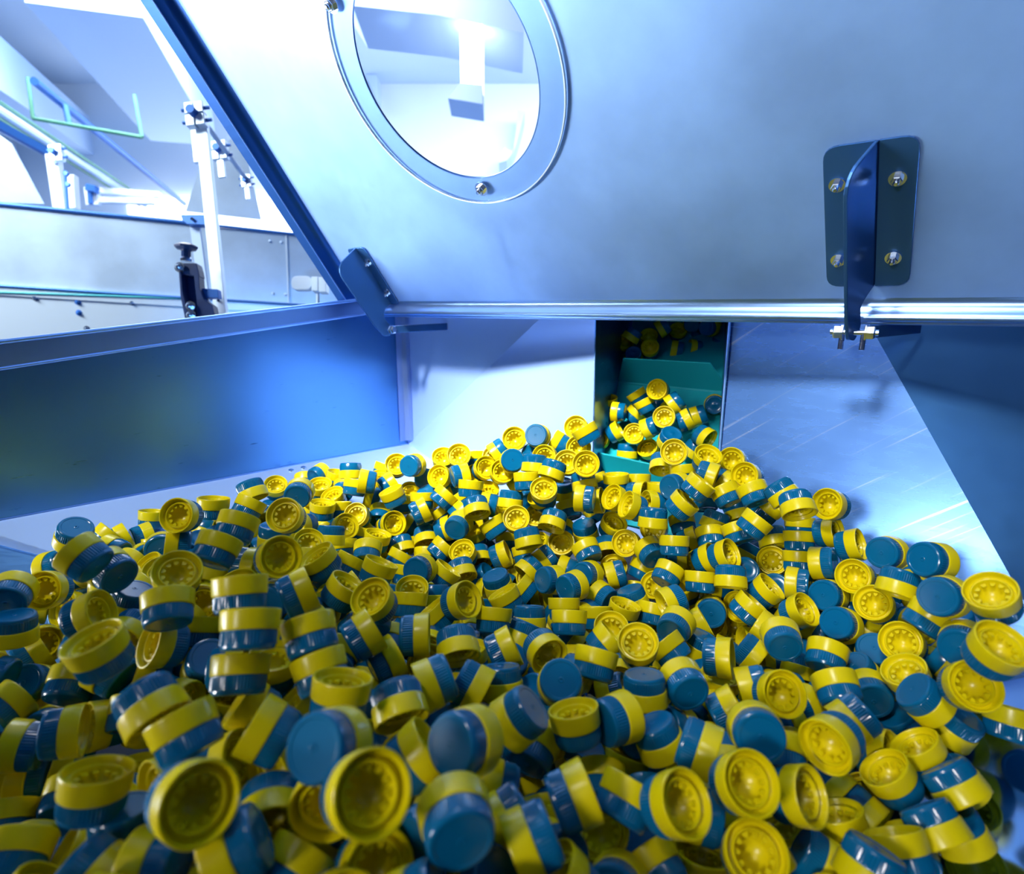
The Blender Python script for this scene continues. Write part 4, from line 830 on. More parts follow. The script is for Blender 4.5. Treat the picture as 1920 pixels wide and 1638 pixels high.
(-261, 8272, 12758, 0.743, -0.333, -0.120, 0.568, 'cap on edge, yellow upper left, in back rows, right centre, leftmost of three'),
(982, 4982, 12356, 0.386, -0.698, -0.469, 0.380, 'cap on edge, yellow left, in near rows, right centre'),
(3247, 8297, 13785, 0.311, -0.197, -0.576, 0.730, 'cap showing toothed open end, below scratched plate, leftmost of three'),
(127, 5814, 12484, 0.322, 0.645, -0.692, 0.048, 'cap on edge, yellow bottom, in middle rows, right centre, leftmost of three'),
(-4126, 9802, 12889, 0.820, 0.172, 0.274, -0.471, 'half-open cap facing top, by riveted left apron'),
(2723, 4828, 12307, 0.521, 0.327, 0.572, 0.542, 'tilted cap, teal lower left, in near rows, right'),
(1129, 8630, 14109, 0.554, -0.286, -0.045, 0.780, 'cap on edge, yellow upper left, under lower green flight'),
(3002, 7327, 13057, 0.815, -0.317, 0.062, 0.481, 'cap on edge, yellow top, in back rows, right, fourth of six'),
(-2594, 6958, 13022, 0.938, 0.228, 0.244, -0.095, 'half-open cap facing top, in back rows, left centre'),
(41, 9276, 13882, 0.821, 0.542, 0.085, -0.161, 'cap showing toothed open end, along far crest, rightmost of four'),
(-1397, 8476, 12942, 0.312, 0.433, 0.358, 0.766, 'cap on edge, yellow upper right, in back rows, left centre, third of six'),
(-2467, 7501, 12954, 0.124, 0.550, -0.814, 0.141, 'cap on edge, yellow bottom, in back rows, left centre, left of two'),
(2586, 7274, 12700, 0.854, 0.349, 0.299, 0.243, 'half-open cap facing upper right, in back rows, right'),
(257, 7687, 12375, 0.134, -0.551, -0.689, 0.451, 'cap on edge, yellow lower left, in back rows, right centre, left of two'),
(-2690, 2605, 12727, 0.635, -0.431, 0.061, -0.638, 'half-open cap facing upper right, in dark lower-left corner'),
(-2311, 8990, 13256, 0.336, 0.602, -0.202, -0.696, 'cap on edge, yellow left, by riveted left apron'),
(-2691, 4092, 12924, 0.467, -0.375, 0.631, -0.492, 'half-open cap facing lower right, in near rows, left'),
(1570, 7003, 12289, 0.085, -0.563, 0.803, -0.175, 'cap on edge, yellow bottom, in middle rows, right centre, rightmost of three'),
(-454, 9191, 13409, 0.378, -0.005, 0.511, -0.772, 'cap showing toothed open end, along far crest, second of four'),
(-2533, 8286, 12758, 0.858, 0.289, 0.418, -0.070, 'cap showing toothed open end, in back rows, left centre, second of four'),
(-1335, 8540, 12505, 0.249, 0.347, 0.845, -0.322, 'half-open cap facing bottom, in back rows, left centre'),
(3672, 6984, 12806, 0.484, -0.132, -0.156, -0.851, 'cap on edge, yellow top, in back rows, right, fifth of six'),
(-5348, 6387, 13021, 0.156, -0.799, -0.135, 0.564, 'tilted cap, teal right, at far left edge'),
(3500, 5255, 12383, 0.027, 0.939, -0.096, 0.328, 'tilted cap, teal upper left, in middle rows, right'),
(3579, 7569, 12891, 0.142, 0.477, -0.812, 0.304, 'cap on edge, yellow bottom, in back rows, right, rightmost of four'),
(3121, 5654, 12201, 0.271, 0.709, -0.650, 0.043, 'cap on edge, yellow bottom, in middle rows, right'),
(2682, 7774, 13725, 0.117, -0.617, 0.484, -0.609, 'cap on edge, yellow right, below scratched plate'),
(-874, 9358, 13574, 0.126, 0.033, 0.487, -0.864, 'cap showing toothed open end, along far crest, leftmost of four'),
(-1073, 8707, 13079, 0.798, -0.339, 0.219, -0.448, 'cap on edge, yellow upper right, in back rows, left centre, fifth of six'),
(2701, 10184, 14076, 0.792, 0.541, -0.282, 0.038, 'cap showing toothed open end, on green belt, second of three'),
(-2449, 8855, 12727, 0.854, 0.477, 0.023, -0.205, 'cap showing toothed open end, in back rows, left centre, third of four'),
(2729, 10821, 14467, 0.313, -0.127, -0.580, 0.742, 'cap showing toothed open end, on green belt, leftmost of three'),
(3340, 9976, 13777, 0.420, 0.139, 0.813, -0.379, 'half-open cap facing lower right, on green belt'),
(217, 8415, 13439, 0.405, -0.083, 0.155, 0.897, 'cap on edge, yellow top, along far crest'),
(-1059, 8145, 12450, 0.208, 0.315, 0.302, 0.876, 'cap on edge, yellow upper right, in back rows, left centre, fourth of six'),
(-4266, 6670, 13119, 0.585, -0.526, -0.575, -0.224, 'cap showing flat teal top, in back rows, left'),
(-2745, 5675, 13359, 0.326, 0.668, 0.292, 0.602, 'half-open cap facing right, in back rows, left'),
(-1563, 3812, 13041, 0.009, 0.332, 0.031, -0.943, 'cap on edge, yellow upper left, in near rows, left centre'),
(-812, 5689, 12743, 0.226, 0.306, -0.153, -0.912, 'cap on edge, yellow upper left, in middle rows, left centre'),
(-18, 8430, 13152, 0.120, 0.307, -0.933, 0.148, 'cap on edge, yellow bottom, in back rows, right centre, leftmost of three'),
(2327, 8773, 13615, 0.044, -0.124, -0.925, 0.358, 'half-open cap facing bottom, on green belt'),
(-2074, 6931, 12775, 0.874, -0.155, 0.306, 0.344, 'cap on edge, yellow upper right, in back rows, left centre, leftmost of six'),
(-2217, 4920, 13341, 0.043, -0.044, 0.801, 0.596, 'cap showing flat teal top, in middle rows, left, right of two'),
(2114, 5261, 12248, 0.537, 0.008, -0.020, 0.843, 'half-open cap facing top, in near rows, right centre, right of two'),
(-826, 8966, 13367, 0.733, -0.104, 0.655, 0.153, 'cap on edge, yellow right, along far crest'),
(638, 6563, 12375, 0.553, -0.136, 0.200, 0.797, 'cap on edge, yellow top, in middle rows, right centre, leftmost of five'),
(339, 8569, 13674, 0.166, 0.971, -0.171, -0.016, 'cap on edge, yellow bottom, along far crest, left of two'),
(-635, 8599, 13264, 0.644, -0.066, 0.149, 0.747, 'cap on edge, yellow top, in back rows, right centre'),
(490, 7938, 12411, 0.307, 0.830, -0.274, -0.376, 'cap on edge, yellow lower left, in back rows, right centre, right of two'),
(-5597, 8624, 12768, 0.906, -0.077, 0.091, 0.406, 'cap on edge, yellow top, in back rows, left, left of two'),
(159, 7343, 12210, 0.716, -0.374, -0.246, 0.536, 'cap on edge, yellow upper left, in back rows, right centre, second of three'),
(-5408, 8059, 12698, 0.095, 0.406, 0.538, 0.733, 'cap on edge, yellow right, in back rows, left'),
(2909, 7937, 13001, 0.184, -0.045, -0.973, 0.132, 'cap on edge, yellow bottom, in back rows, right, second of four'),
(-163, 8961, 13414, 0.852, 0.489, -0.005, 0.185, 'cap showing toothed open end, along far crest, third of four'),
(-1716, 8534, 12360, 0.096, 0.680, -0.635, 0.354, 'cap on edge, yellow bottom, in back rows, left centre, right of two'),
(1000, 3514, 12126, 0.100, -0.744, -0.622, -0.224, 'cap showing flat teal top, in front row, centre, right of two'),
(3512, 7689, 13238, 0.156, 0.313, 0.009, 0.937, 'cap on edge, yellow upper right, below scratched plate, right of two'),
(1572, 8491, 13400, 0.988, -0.052, -0.035, -0.140, 'cap on edge, yellow top, under lower green flight'),
(-2007, 8154, 12599, 0.303, 0.120, 0.085, 0.942, 'cap on edge, yellow top, in back rows, left centre'),
]
proto = None
for (x, y, z, qw, qx, qy, qz, label) in CAPS:
    if proto is None:
        r = bpy.data.objects.new('bottle_cap', None); r.empty_display_size = .01; COL.objects.link(r); r.rotation_mode = 'QUATERNION'
        for nm, me in (('teal_top', me_teal), ('yellow_collar', me_yel), ('toothed_ring', me_teeth)):
            c = bpy.data.objects.new(nm, me); COL.objects.link(c); c.parent = r
        proto = r
    else:
        r = proto.copy(); COL.objects.link(r)
        for ch in list(proto.children):
            c = ch.copy(); COL.objects.link(c); c.parent = r
    r.location = (x / 1e4, y / 1e4, z / 1e4); r.rotation_quaternion = Quaternion((qw, qx, qy, qz)).normalized()
    r['label'] = label; r['category'] = 'bottle cap'; r['group'] = 'yellow and teal bottle caps heaped in the hopper'
# the smaller and deeper caps of the same heap, as one body of stuff
REST = [
(587, 4263, 12262, 0.014, 0.986, 0.044, -0.161),
(3826, 10950, 14178, 0.422, -0.245, 0.692, 0.533),
(4188, 5036, 12674, 0.560, 0.576, 0.592, -0.064),
(2511, 10434, 13846, 0.351, 0.309, -0.808, -0.358),
(-3035, 4112, 12795, 0.488, -0.242, 0.313, 0.778),
(2089, 3851, 12025, 0.810, 0.224, -0.119, 0.529),
(2281, 10659, 13670, 0.161, -0.098, -0.579, 0.793),
(-2733, 9575, 13272, 0.162, 0.975, 0.152, -0.011),
(2566, 10623, 13360, 0.743, 0.418, -0.065, -0.519),
(-2811, 6529, 13353, 0.024, -0.406, -0.913, 0.031),
(109, 3942, 12079, 0.442, -0.503, 0.334, 0.663),
(2624, 9504, 13849, 0.122, -0.302, -0.903, -0.281),
(1007, 6412, 12342, 0.911, -0.224, -0.081, -0.337),
(-1965, 9634, 13330, 0.047, 0.138, -0.428, 0.892),
(2533, 8215, 12831, 0.602, -0.177, -0.284, -0.725),
(1835, 7688, 12348, 0.471, -0.278, -0.019, -0.837),
(795, 8901, 13172, 0.081, -0.908, -0.408, -0.053),
(3111, 7258, 12533, 0.426, -0.771, 0.465, 0.091),
(4261, 12900, 15543, 0.229, 0.346, 0.615, 0.671),
(2173, 10740, 13332, 0.016, 0.457, 0.886, -0.079),
(894, 8712, 12874, 0.147, 0.047, -0.320, -0.935),
(3023, 12960, 15066, 0.816, 0.374, -0.284, 0.336),
(1068, 9400, 14047, 0.816, 0.545, -0.193, -0.007),
(842, 8642, 13650, 0.774, 0.430, -0.292, 0.361),
(-3630, 4145, 12304, 0.493, -0.296, -0.483, 0.661),
(2088, 11308, 13974, 0.713, -0.226, -0.662, -0.044),
(-1568, 3430, 12928, 0.678, 0.641, 0.020, -0.359),
(-1202, 3110, 12776, 0.176, -0.538, -0.704, 0.429),
(3967, 13161, 15644, 0.485, -0.164, 0.477, 0.714),
(3090, 10332, 13985, 0.023, 0.496, -0.079, 0.864),
(1993, 7854, 13268, 0.127, 0.645, 0.010, -0.753),
(1381, 8072, 12521, 0.211, 0.458, -0.768, 0.395),
(-2255, 4181, 13162, 0.203, -0.698, 0.157, -0.669),
(1439, 4527, 12336, 0.516, -0.399, 0.758, -0.023),
(-2205, 4117, 12838, 0.534, -0.100, -0.036, -0.839),
(218, 3423, 12475, 0.782, -0.159, -0.216, -0.562),
(2673, 12989, 14933, 0.311, -0.727, -0.506, -0.346),
(2971, 10565, 14280, 0.143, -0.885, -0.173, 0.409),
(1971, 7331, 12271, 0.605, 0.010, -0.444, 0.661),
(1998, 11162, 13587, 0.839, -0.023, 0.480, -0.255),
(-2976, 9390, 12829, 0.918, 0.158, -0.174, 0.319),
(3470, 10710, 14014, 0.546, -0.122, -0.827, -0.050),
(-3292, 9650, 12918, 0.072, 0.069, -0.164, 0.981),
(-2182, 9194, 12615, 0.432, -0.260, -0.428, -0.750),
(-1169, 9659, 13430, 0.331, 0.166, -0.301, 0.879),
(-1645, 7953, 12378, 0.318, -0.316, -0.146, -0.882),
(3953, 7605, 13037, 0.372, -0.036, 0.169, 0.912),
(2542, 11014, 14148, 0.399, -0.264, 0.019, 0.878),
(759, 9198, 13829, 0.671, -0.434, -0.308, 0.517),
(225, 4634, 12572, 0.164, -0.922, 0.017, -0.350),
(4026, 13021, 15084, 0.657, 0.292, -0.595, -0.359),
(3334, 7756, 12586, 0.067, 0.946, 0.159, -0.274),
(-4899, 6718, 13046, 0.442, -0.548, -0.265, 0.659),
(3742, 13425, 15410, 0.304, 0.073, -0.355, 0.881),
(-214, 9295, 13688, 0.156, -0.775, -0.436, 0.430),
(-2596, 9273, 13070, 0.344, -0.143, -0.160, -0.914),
(1745, 4132, 12385, 0.550, 0.795, -0.243, 0.076),
(3279, 8111, 13089, 0.122, 0.084, 0.953, -0.266),
(1078, 8457, 13430, 0.190, 0.517, 0.826, -0.121),
(2531, 7850, 12715, 0.579, 0.469, 0.248, 0.620),
(2206, 6365, 12258, 0.800, -0.168, 0.461, -0.344),
(-503, 8217, 12321, 0.266, 0.312, 0.841, -0.354),
(2874, 5980, 12424, 0.027, 0.421, -0.395, -0.816),
(1963, 11860, 14061, 0.976, 0.115, -0.013, -0.184),
(-1043, 8535, 12627, 0.495, 0.438, 0.359, 0.659),
(3024, 4186, 11924, 0.610, -0.010, -0.463, 0.644),
(-3467, 10143, 13030, 0.760, -0.588, 0.254, -0.108),
(-586, 8505, 12503, 0.985, 0.027, -0.082, 0.150),
(-520, 4216, 12585, 0.006, -0.034, -0.949, -0.313),
(-982, 6792, 12437, 0.019, 0.094, -0.969, 0.226),
(537, 8870, 13695, 0.781, 0.514, -0.333, 0.125),
(-2037, 9268, 13111, 0.296, 0.353, 0.397, 0.794),
(-4908, 5986, 12690, 0.037, 0.173, 0.469, -0.865),
(3022, 3658, 11937, 0.675, -0.649, -0.148, -0.320),
(2894, 6729, 12331, 0.727, 0.226, -0.587, 0.276),
(1753, 11304, 13403, 0.655, 0.222, -0.519, 0.502),
(682, 6039, 12268, 0.494, 0.346, 0.793, -0.083),
(-354, 8553, 13017, 0.710, 0.155, -0.639, -0.253),
(1053, 4310, 12465, 0.522, -0.698, -0.419, -0.255),
(-2340, 9428, 12848, 0.256, -0.558, -0.225, 0.757),
(-858, 2275, 13115, 0.403, 0.426, -0.179, 0.790),
(4489, 12966, 15134, 0.083, 0.807, -0.550, -0.199),
(1047, 8983, 13802, 0.576, 0.331, -0.438, 0.605),
(-2759, 3703, 12550, 0.682, -0.079, 0.137, 0.714),
(2847, 8241, 13190, 0.308, -0.114, -0.284, -0.901),
(1856, 8302, 13275, 0.201, -0.441, 0.479, -0.732),
(2924, 6835, 11952, 0.714, -0.116, -0.652, 0.227),
(-808, 4902, 12679, 0.793, 0.367, -0.048, 0.483),
(615, 5041, 12509, 0.105, -0.553, 0.504, -0.656),
(2492, 4655, 12257, 0.669, -0.416, 0.510, -0.345),
(-5485, 7420, 12936, 0.524, 0.041, 0.450, 0.722),
(2633, 12995, 15378, 0.168, -0.834, -0.475, 0.224),
(3647, 13074, 15058, 0.557, -0.563, -0.355, 0.497),
(1477, 7867, 12273, 0.127, -0.051, -0.365, 0.921),
(783, 7755, 12317, 0.360, -0.632, -0.097, 0.680),
(-3067, 5653, 13370, 0.132, 0.191, -0.957, 0.176),
(3561, 6166, 12290, 0.476, -0.608, 0.184, 0.608),
(-5551, 7770, 12782, 0.795, -0.353, 0.481, 0.109),
(3321, 13118, 15535, 0.396, -0.640, -0.603, 0.265),
(2487, 11433, 14250, 0.682, 0.110, -0.289, -0.663),
(419, 8672, 12766, 0.103, 0.191, 0.344, -0.914),
(1049, 3819, 12274, 0.565, 0.823, -0.044, -0.037),
(4509, 13088, 14812, 0.030, 0.967, -0.245, -0.062),
(2425, 11517, 13870, 0.393, -0.306, 0.165, -0.851),
(1697, 11495, 13727, 0.955, -0.220, -0.193, 0.051),
(2541, 8378, 13576, 0.912, -0.157, 0.018, 0.379),
(1216, 8286, 13177, 0.245, -0.494, 0.389, -0.738),
(-72, 8721, 12336, 0.798, -0.232, -0.173, -0.528),
(-2465, 8039, 12526, 0.824, -0.215, 0.078, 0.518),
(-3074, 4443, 12909, 0.040, 0.514, 0.199, -0.833),
(3629, 4070, 12212, 0.071, 0.880, -0.328, 0.337),
(2131, 8238, 12763, 0.821, 0.515, -0.207, -0.130),
(-1732, 9307, 12376, 0.530, 0.371, -0.290, -0.705),
(-1423, 8886, 12973, 0.986, -0.162, -0.013, -0.023),
(-428, 5281, 12524, 0.700, 0.010, -0.084, -0.709),
(1678, 4820, 12238, 0.623, -0.684, -0.083, -0.371),
(2304, 7172, 12317, 0.439, 0.154, 0.086, -0.881),
(2899, 5988, 12018, 0.166, -0.600, -0.251, 0.741),
(3416, 7000, 12412, 0.317, -0.504, 0.780, 0.192),
(2550, 13317, 15163, 0.268, 0.045, -0.471, 0.839),
(-4024, 4431, 12412, 0.572, -0.771, 0.237, 0.150),
(-1634, 4927, 12796, 0.171, -0.234, -0.442, -0.849),
(2202, 7508, 12547, 0.148, -0.767, 0.132, -0.610),
(2980, 8033, 13557, 0.177, 0.774, -0.318, 0.518),
(-1230, 5332, 12653, 0.687, -0.546, -0.282, -0.387),
(3957, 5990, 12422, 0.194, 0.738, -0.321, 0.562),
(205, 8263, 12334, 0.477, -0.041, -0.270, -0.835),
(-2794, 8997, 12788, 0.802, -0.111, 0.100, 0.579),
(-861, 3805, 12851, 0.693, -0.334, -0.070, -0.634),
(1624, 3640, 12128, 0.599, -0.485, 0.075, -0.632),
(3071, 13313, 15285, 0.812, 0.390, 0.084, -0.425),
(-1463, 9653, 13107, 0.569, -0.596, 0.561, 0.080),
(-398, 8989, 13043, 0.585, 0.143, -0.175, 0.779),
(-1826, 9188, 12786, 0.756, -0.226, 0.082, 0.609),
(-1205, 4057, 12886, 0.182, 0.969, 0.032, -0.167),
(-440, 7987, 12109, 0.042, -0.896, 0.102, 0.430),
(2898, 6363, 12027, 0.712, 0.146, -0.670, -0.154),
(2655, 7049, 12376, 0.669, -0.240, -0.621, 0.329),
(-3002, 7977, 12897, 0.600, 0.621, 0.053, -0.502),
(-39, 5364, 12429, 0.058, -0.716, 0.607, 0.338),
(-1756, 9644, 12826, 0.773, 0.125, 0.315, -0.536),
(-4532, 6402, 12998, 0.742, -0.469, 0.362, 0.314),
(-2664, 5291, 13255, 0.385, 0.060, -0.218, 0.895),
(2571, 6807, 11947, 0.590, -0.085, -0.260, 0.759),
(-4152, 6297, 12991, 0.910, 0.309, -0.134, -0.241),
(3240, 10189, 13486, 0.280, -0.040, -0.959, -0.029),
(1950, 8693, 13334, 0.961, -0.153, 0.044, 0.227),
(4335, 5735, 12650, 0.794, 0.536, -0.104, 0.266),
(-3380, 3383, 12234, 0.678, -0.460, -0.415, -0.395),
(4571, 13341, 15724, 0.132, -0.920, -0.032, 0.367),
(-3108, 10010, 13005, 0.830, 0.039, 0.122, 0.544),
(-3840, 5964, 13088, 0.840, 0.236, 0.011, 0.488),
(334, 7547, 11903, 0.545, 0.490, 0.258, 0.629),
(1110, 5274, 12357, 0.538, 0.663, 0.286, -0.435),
(970, 6946, 12072, 0.164, -0.380, -0.640, 0.647),
(-422, 7589, 12075, 0.622, -0.087, 0.622, -0.468),
(-1367, 5230, 13010, 0.891, -0.434, -0.106, -0.074),
(459, 8417, 13151, 0.775, 0.010, -0.318, 0.546),
(4206, 13374, 15349, 0.032, -0.350, -0.804, -0.479),
(2175, 8228, 13338, 0.708, -0.056, 0.091, 0.698),
(1319, 8636, 12872, 0.659, 0.078, -0.328, -0.672),
(-831, 5362, 12618, 0.297, 0.220, -0.643, 0.671),
(-652, 9675, 13451, 0.364, -0.046, -0.158, -0.917),
(-1390, 9318, 12901, 0.244, -0.364, 0.888, 0.136),
(-1096, 8965, 12724, 0.356, 0.260, -0.226, -0.869),
(-802, 8590, 12850, 0.024, 0.430, 0.199, 0.880),
(-1476, 7568, 12336, 0.962, -0.219, 0.106, 0.122),
(1706, 3321, 12324, 0.172, 0.736, -0.549, 0.357),
(4695, 13344, 15284, 0.980, 0.023, 0.181, -0.080),
(-5297, 5943, 12758, 0.107, 0.612, 0.525, 0.582),
(-386, 6011, 12391, 0.660, -0.241, 0.462, 0.542),
(1341, 8798, 13271, 0.773, -0.347, -0.054, 0.529),
(-1943, 5351, 12978, 0.369, -0.484, 0.621, 0.494),
(1311, 4127, 12272, 0.490, 0.049, 0.782, -0.381),
(-1312, 8379, 12238, 0.869, -0.282, 0.134, 0.383),
(-1602, 5324, 12781, 0.019, 0.899, -0.272, -0.343),
(-3171, 4439, 12470, 0.089, 0.445, -0.889, 0.059),
(1861, 11950, 13805, 0.801, 0.081, -0.096, 0.585),
(-2926, 9717, 12881, 0.539, -0.467, 0.391, 0.582),
(-2374, 8546, 12506, 0.134, -0.142, -0.247, -0.949),
(294, 4256, 12525, 0.524, 0.825, -0.040, -0.205),
(764, 8484, 12606, 0.216, -0.050, 0.540, 0.812),
(-3857, 6759, 13103, 0.014, 0.911, -0.297, -0.287),
(-1304, 4848, 12636, 0.170, 0.543, 0.686, -0.453),
(584, 7503, 12063, 0.160, -0.780, -0.125, 0.591),
(2363, 4310, 12248, 0.257, -0.113, -0.614, -0.738),
(-2788, 4581, 12799, 0.270, 0.936, -0.152, 0.167),
(231, 8947, 12967, 0.349, -0.256, -0.609, -0.664),
(490, 8542, 12347, 0.756, -0.032, -0.474, 0.450),
(-4144, 7484, 13034, 0.265, 0.447, -0.831, 0.200),
(-3102, 5006, 13075, 0.386, -0.079, 0.579, 0.714),
(4750, 5698, 12686, 0.162, -0.412, 0.893, -0.076),
(337, 9247, 13647, 0.138, -0.263, -0.742, -0.601),
(-3901, 5612, 13059, 0.794, -0.475, 0.375, 0.056),
(3685, 4453, 12209, 0.670, 0.691, -0.244, -0.114),
(-2301, 10144, 13104, 0.320, 0.100, 0.213, 0.918),
(-2694, 3391, 12630, 0.397, 0.276, -0.557, 0.676),
(1911, 3748, 12361, 0.743, 0.119, -0.446, 0.485),
(2527, 7535, 12494, 0.821, 0.445, -0.080, 0.348),
(-3777, 10272, 12858, 0.748, -0.249, -0.286, -0.544),
(-4971, 6311, 12977, 0.718, 0.257, 0.524, 0.381),
(4006, 6381, 12495, 0.713, -0.319, 0.289, 0.554),
(-4539, 6793, 12937, 0.190, -0.714, 0.338, 0.582),
(633, 7155, 11949, 0.590, 0.651, 0.471, -0.080),
(4242, 5314, 12387, 0.557, -0.659, 0.107, -0.493),
(-3659, 4700, 12545, 0.268, -0.837, 0.176, -0.444),
(-4260, 4064, 12264, 0.559, -0.044, 0.757, 0.336),
(2897, 11418, 14048, 0.001, -0.832, 0.324, -0.449),
(-2265, 9747, 13025, 0.977, 0.198, 0.069, -0.039),
(-468, 4589, 12651, 0.745, 0.647, -0.160, -0.004),
(3278, 6807, 12182, 0.896, -0.412, 0.155, 0.054),
(-2980, 3227, 12317, 0.460, -0.697, 0.307, -0.456),
(-1020, 9440, 12965, 0.497, 0.559, -0.586, -0.311),
(-3404, 7614, 13073, 0.102, 0.449, -0.531, 0.711),
(-2223, 6423, 12917, 0.575, 0.210, -0.400, -0.682),
(673, 5661, 12200, 0.394, -0.342, -0.440, -0.731),
(46, 9228, 13182, 0.331, -0.561, -0.668, 0.360),
(-146, 8802, 12833, 0.699, 0.271, -0.268, 0.605),
(-538, 8874, 12647, 0.557, -0.335, 0.592, -0.476),
(-3101, 6830, 13032, 0.713, -0.539, 0.420, -0.157),
(-1977, 4541, 13171, 0.513, 0.560, -0.387, -0.523),
(696, 4627, 12364, 0.120, 0.860, -0.022, 0.496),
(-2028, 8520, 12292, 0.643, 0.352, 0.452, 0.509),
(-1490, 4197, 13135, 0.680, -0.605, -0.316, 0.269),
(359, 3708, 12296, 0.478, 0.027, 0.780, 0.404),
(2120, 5666, 12060, 0.398, 0.626, -0.599, 0.300),
(3285, 6009, 12087, 0.204, -0.899, 0.362, -0.138),
(3686, 5871, 12250, 0.247, -0.295, -0.878, 0.284),
(-4564, 6076, 12825, 0.752, -0.349, 0.092, 0.551),
(-3884, 4811, 13001, 0.181, -0.098, -0.495, -0.844),
(-2327, 6077, 13172, 0.303, -0.102, -0.416, -0.852),
(-1895, 5652, 12939, 0.656, -0.730, 0.046, 0.185),
(-1615, 2670, 12867, 0.526, 0.818, -0.227, 0.059),
(2843, 5296, 12139, 0.480, 0.546, -0.523, -0.446),
(2774, 5591, 11994, 0.321, 0.213, -0.576, 0.720),
(-294, 9585, 13490, 0.599, 0.299, -0.419, 0.614),
(-1390, 9158, 12525, 0.749, -0.319, 0.347, 0.465),
(68, 8231, 11981, 0.383, 0.056, -0.298, -0.872),
(-2375, 3780, 12917, 0.174, 0.042, -0.495, 0.850),
(-1331, 4408, 12693, 0.595, -0.610, 0.522, -0.040),
(-729, 3475, 12935, 0.899, 0.428, 0.088, 0.040),
(-381, 7077, 12033, 0.417, -0.471, -0.720, -0.293),
(-799, 9066, 12939, 0.665, 0.120, -0.285, -0.680),
(-446, 8798, 12219, 0.544, -0.572, -0.525, -0.319),
(-91, 8434, 12163, 0.165, 0.395, 0.895, -0.128),
(-4162, 9661, 12554, 0.062, 0.782, -0.617, -0.068),
(-3099, 3599, 12320, 0.725, -0.040, 0.574, 0.379),
(-1907, 4880, 13127, 0.090, -0.313, -0.650, -0.687),
(-455, 3119, 12866, 0.842, 0.469, 0.084, 0.251),
(-142, 3820, 12471, 0.447, -0.251, -0.820, 0.256),
(-115, 7887, 12029, 0.744, -0.022, -0.617, -0.254),
(1716, 5671, 12036, 0.568, -0.482, -0.245, -0.620),
(2559, 6373, 11886, 0.747, -0.158, -0.617, -0.192),
(398, 4256, 11989, 0.387, 0.582, -0.475, 0.533),
(-3099, 8943, 12373, 0.731, -0.620, 0.258, 0.118),
(-488, 5638, 12438, 0.062, 0.820, -0.568, 0.046),
(702, 5328, 12247, 0.269, -0.145, -0.554, -0.774),
(2883, 4534, 12073, 0.766, -0.040, -0.154, -0.623),
(4356, 6348, 12682, 0.435, -0.477, -0.400, -0.651),
(-5109, 6551, 12721, 0.295, -0.240, -0.922, -0.077),
(-602, 9386, 13216, 0.868, 0.472, 0.012, 0.157),
(-3843, 7150, 13040, 0.081, 0.135, 0.981, 0.116),
(-3469, 6038, 13195, 0.686, -0.100, 0.695, -0.192),
(-1556, 6779, 12375, 0.215, -0.688, 0.608, 0.333),
(338, 5250, 12301, 0.018, 0.047, 0.951, -0.306),
(247, 7889, 12085, 0.587, 0.229, -0.255, 0.733),
(1765, 6868, 11907, 0.381, 0.190, 0.762, -0.488),
(4305, 6027, 12535, 0.490, 0.483, -0.703, -0.177),
(-3444, 9350, 12613, 0.594, 0.227, 0.228, 0.737),
(-1902, 6435, 12688, 0.619, -0.497, 0.119, -0.596),
(-146, 4202, 12526, 0.209, -0.479, -0.642, -0.561),
(4689, 6069, 12670, 0.466, 0.248, -0.844, -0.090),
(-2099, 2840, 12627, 0.629, 0.333, 0.127, 0.691),
(2525, 7244, 12000, 0.953, -0.193, 0.075, 0.221),
(-914, 8742, 12301, 0.022, 0.075, 0.978, -0.195),
(-478, 6397, 12319, 0.589, 0.342, -0.294, 0.671),
(1721, 7549, 12051, 0.903, -0.351, 0.187, 0.164),
(3400, 6431, 12349, 0.050, 0.829, -0.531, -0.168),
(485, 7303, 11583, 0.670, -0.509, -0.070, -0.535),
(-4830, 7482, 12784, 0.799, -0.171, 0.061, 0.573),
(4485, 5531, 12336, 0.669, -0.132, -0.505, -0.529),
(-2002, 8975, 12455, 0.740, -0.510, 0.070, 0.434),
(1452, 3884, 12267, 0.211, 0.729, -0.288, 0.584),
(1320, 4876, 12418, 0.990, 0.026, -0.062, 0.123),
(2480, 5659, 11887, 0.600, 0.107, -0.780, -0.139),
(4782, 6454, 12696, 0.632, -0.632, -0.051, -0.445),
(-5172, 6222, 12482, 0.130, -0.404, -0.613, -0.667),
(-1811, 4330, 12767, 0.069, 0.798, 0.405, 0.441),
(-4643, 5103, 12259, 0.047, 0.328, -0.900, 0.283),
(3349, 4656, 12064, 0.347, 0.834, -0.152, 0.400),
(-4563, 5708, 12638, 0.408, 0.475, -0.737, -0.252),
(-3483, 7075, 13113, 0.306, -0.147, 0.572, 0.747),
(-2391, 8989, 12364, 0.681, -0.531, 0.145, -0.483),
(-1164, 7454, 12086, 0.698, 0.606, -0.117, 0.363),
(-860, 4169, 12797, 0.521, -0.762, -0.377, -0.079),
(-466, 6747, 12199, 0.306, -0.584, 0.201, -0.725),
(-73, 4935, 12442, 0.216, 0.886, -0.411, -0.014),
(1736, 4497, 12147, 0.744, -0.536, -0.317, -0.241),
(1970, 4993, 12108, 0.280, 0.107, 0.662, 0.687),
(3798, 7079, 12484, 0.973, -0.060, -0.180, -0.130),
(-1654, 8886, 12208, 0.964, -0.243, -0.074, -0.083),
(-4273, 5944, 13017, 0.134, 0.296, 0.722, 0.610),
(-3768, 7446, 13133, 0.581, 0.793, -0.181, 0.017),
(-1233, 5705, 12508, 0.475, 0.120, 0.872, -0.018),
(279, 5594, 12161, 0.763, 0.062, -0.492, -0.414),
(2160, 5290, 11941, 0.122, -0.843, 0.507, 0.129),
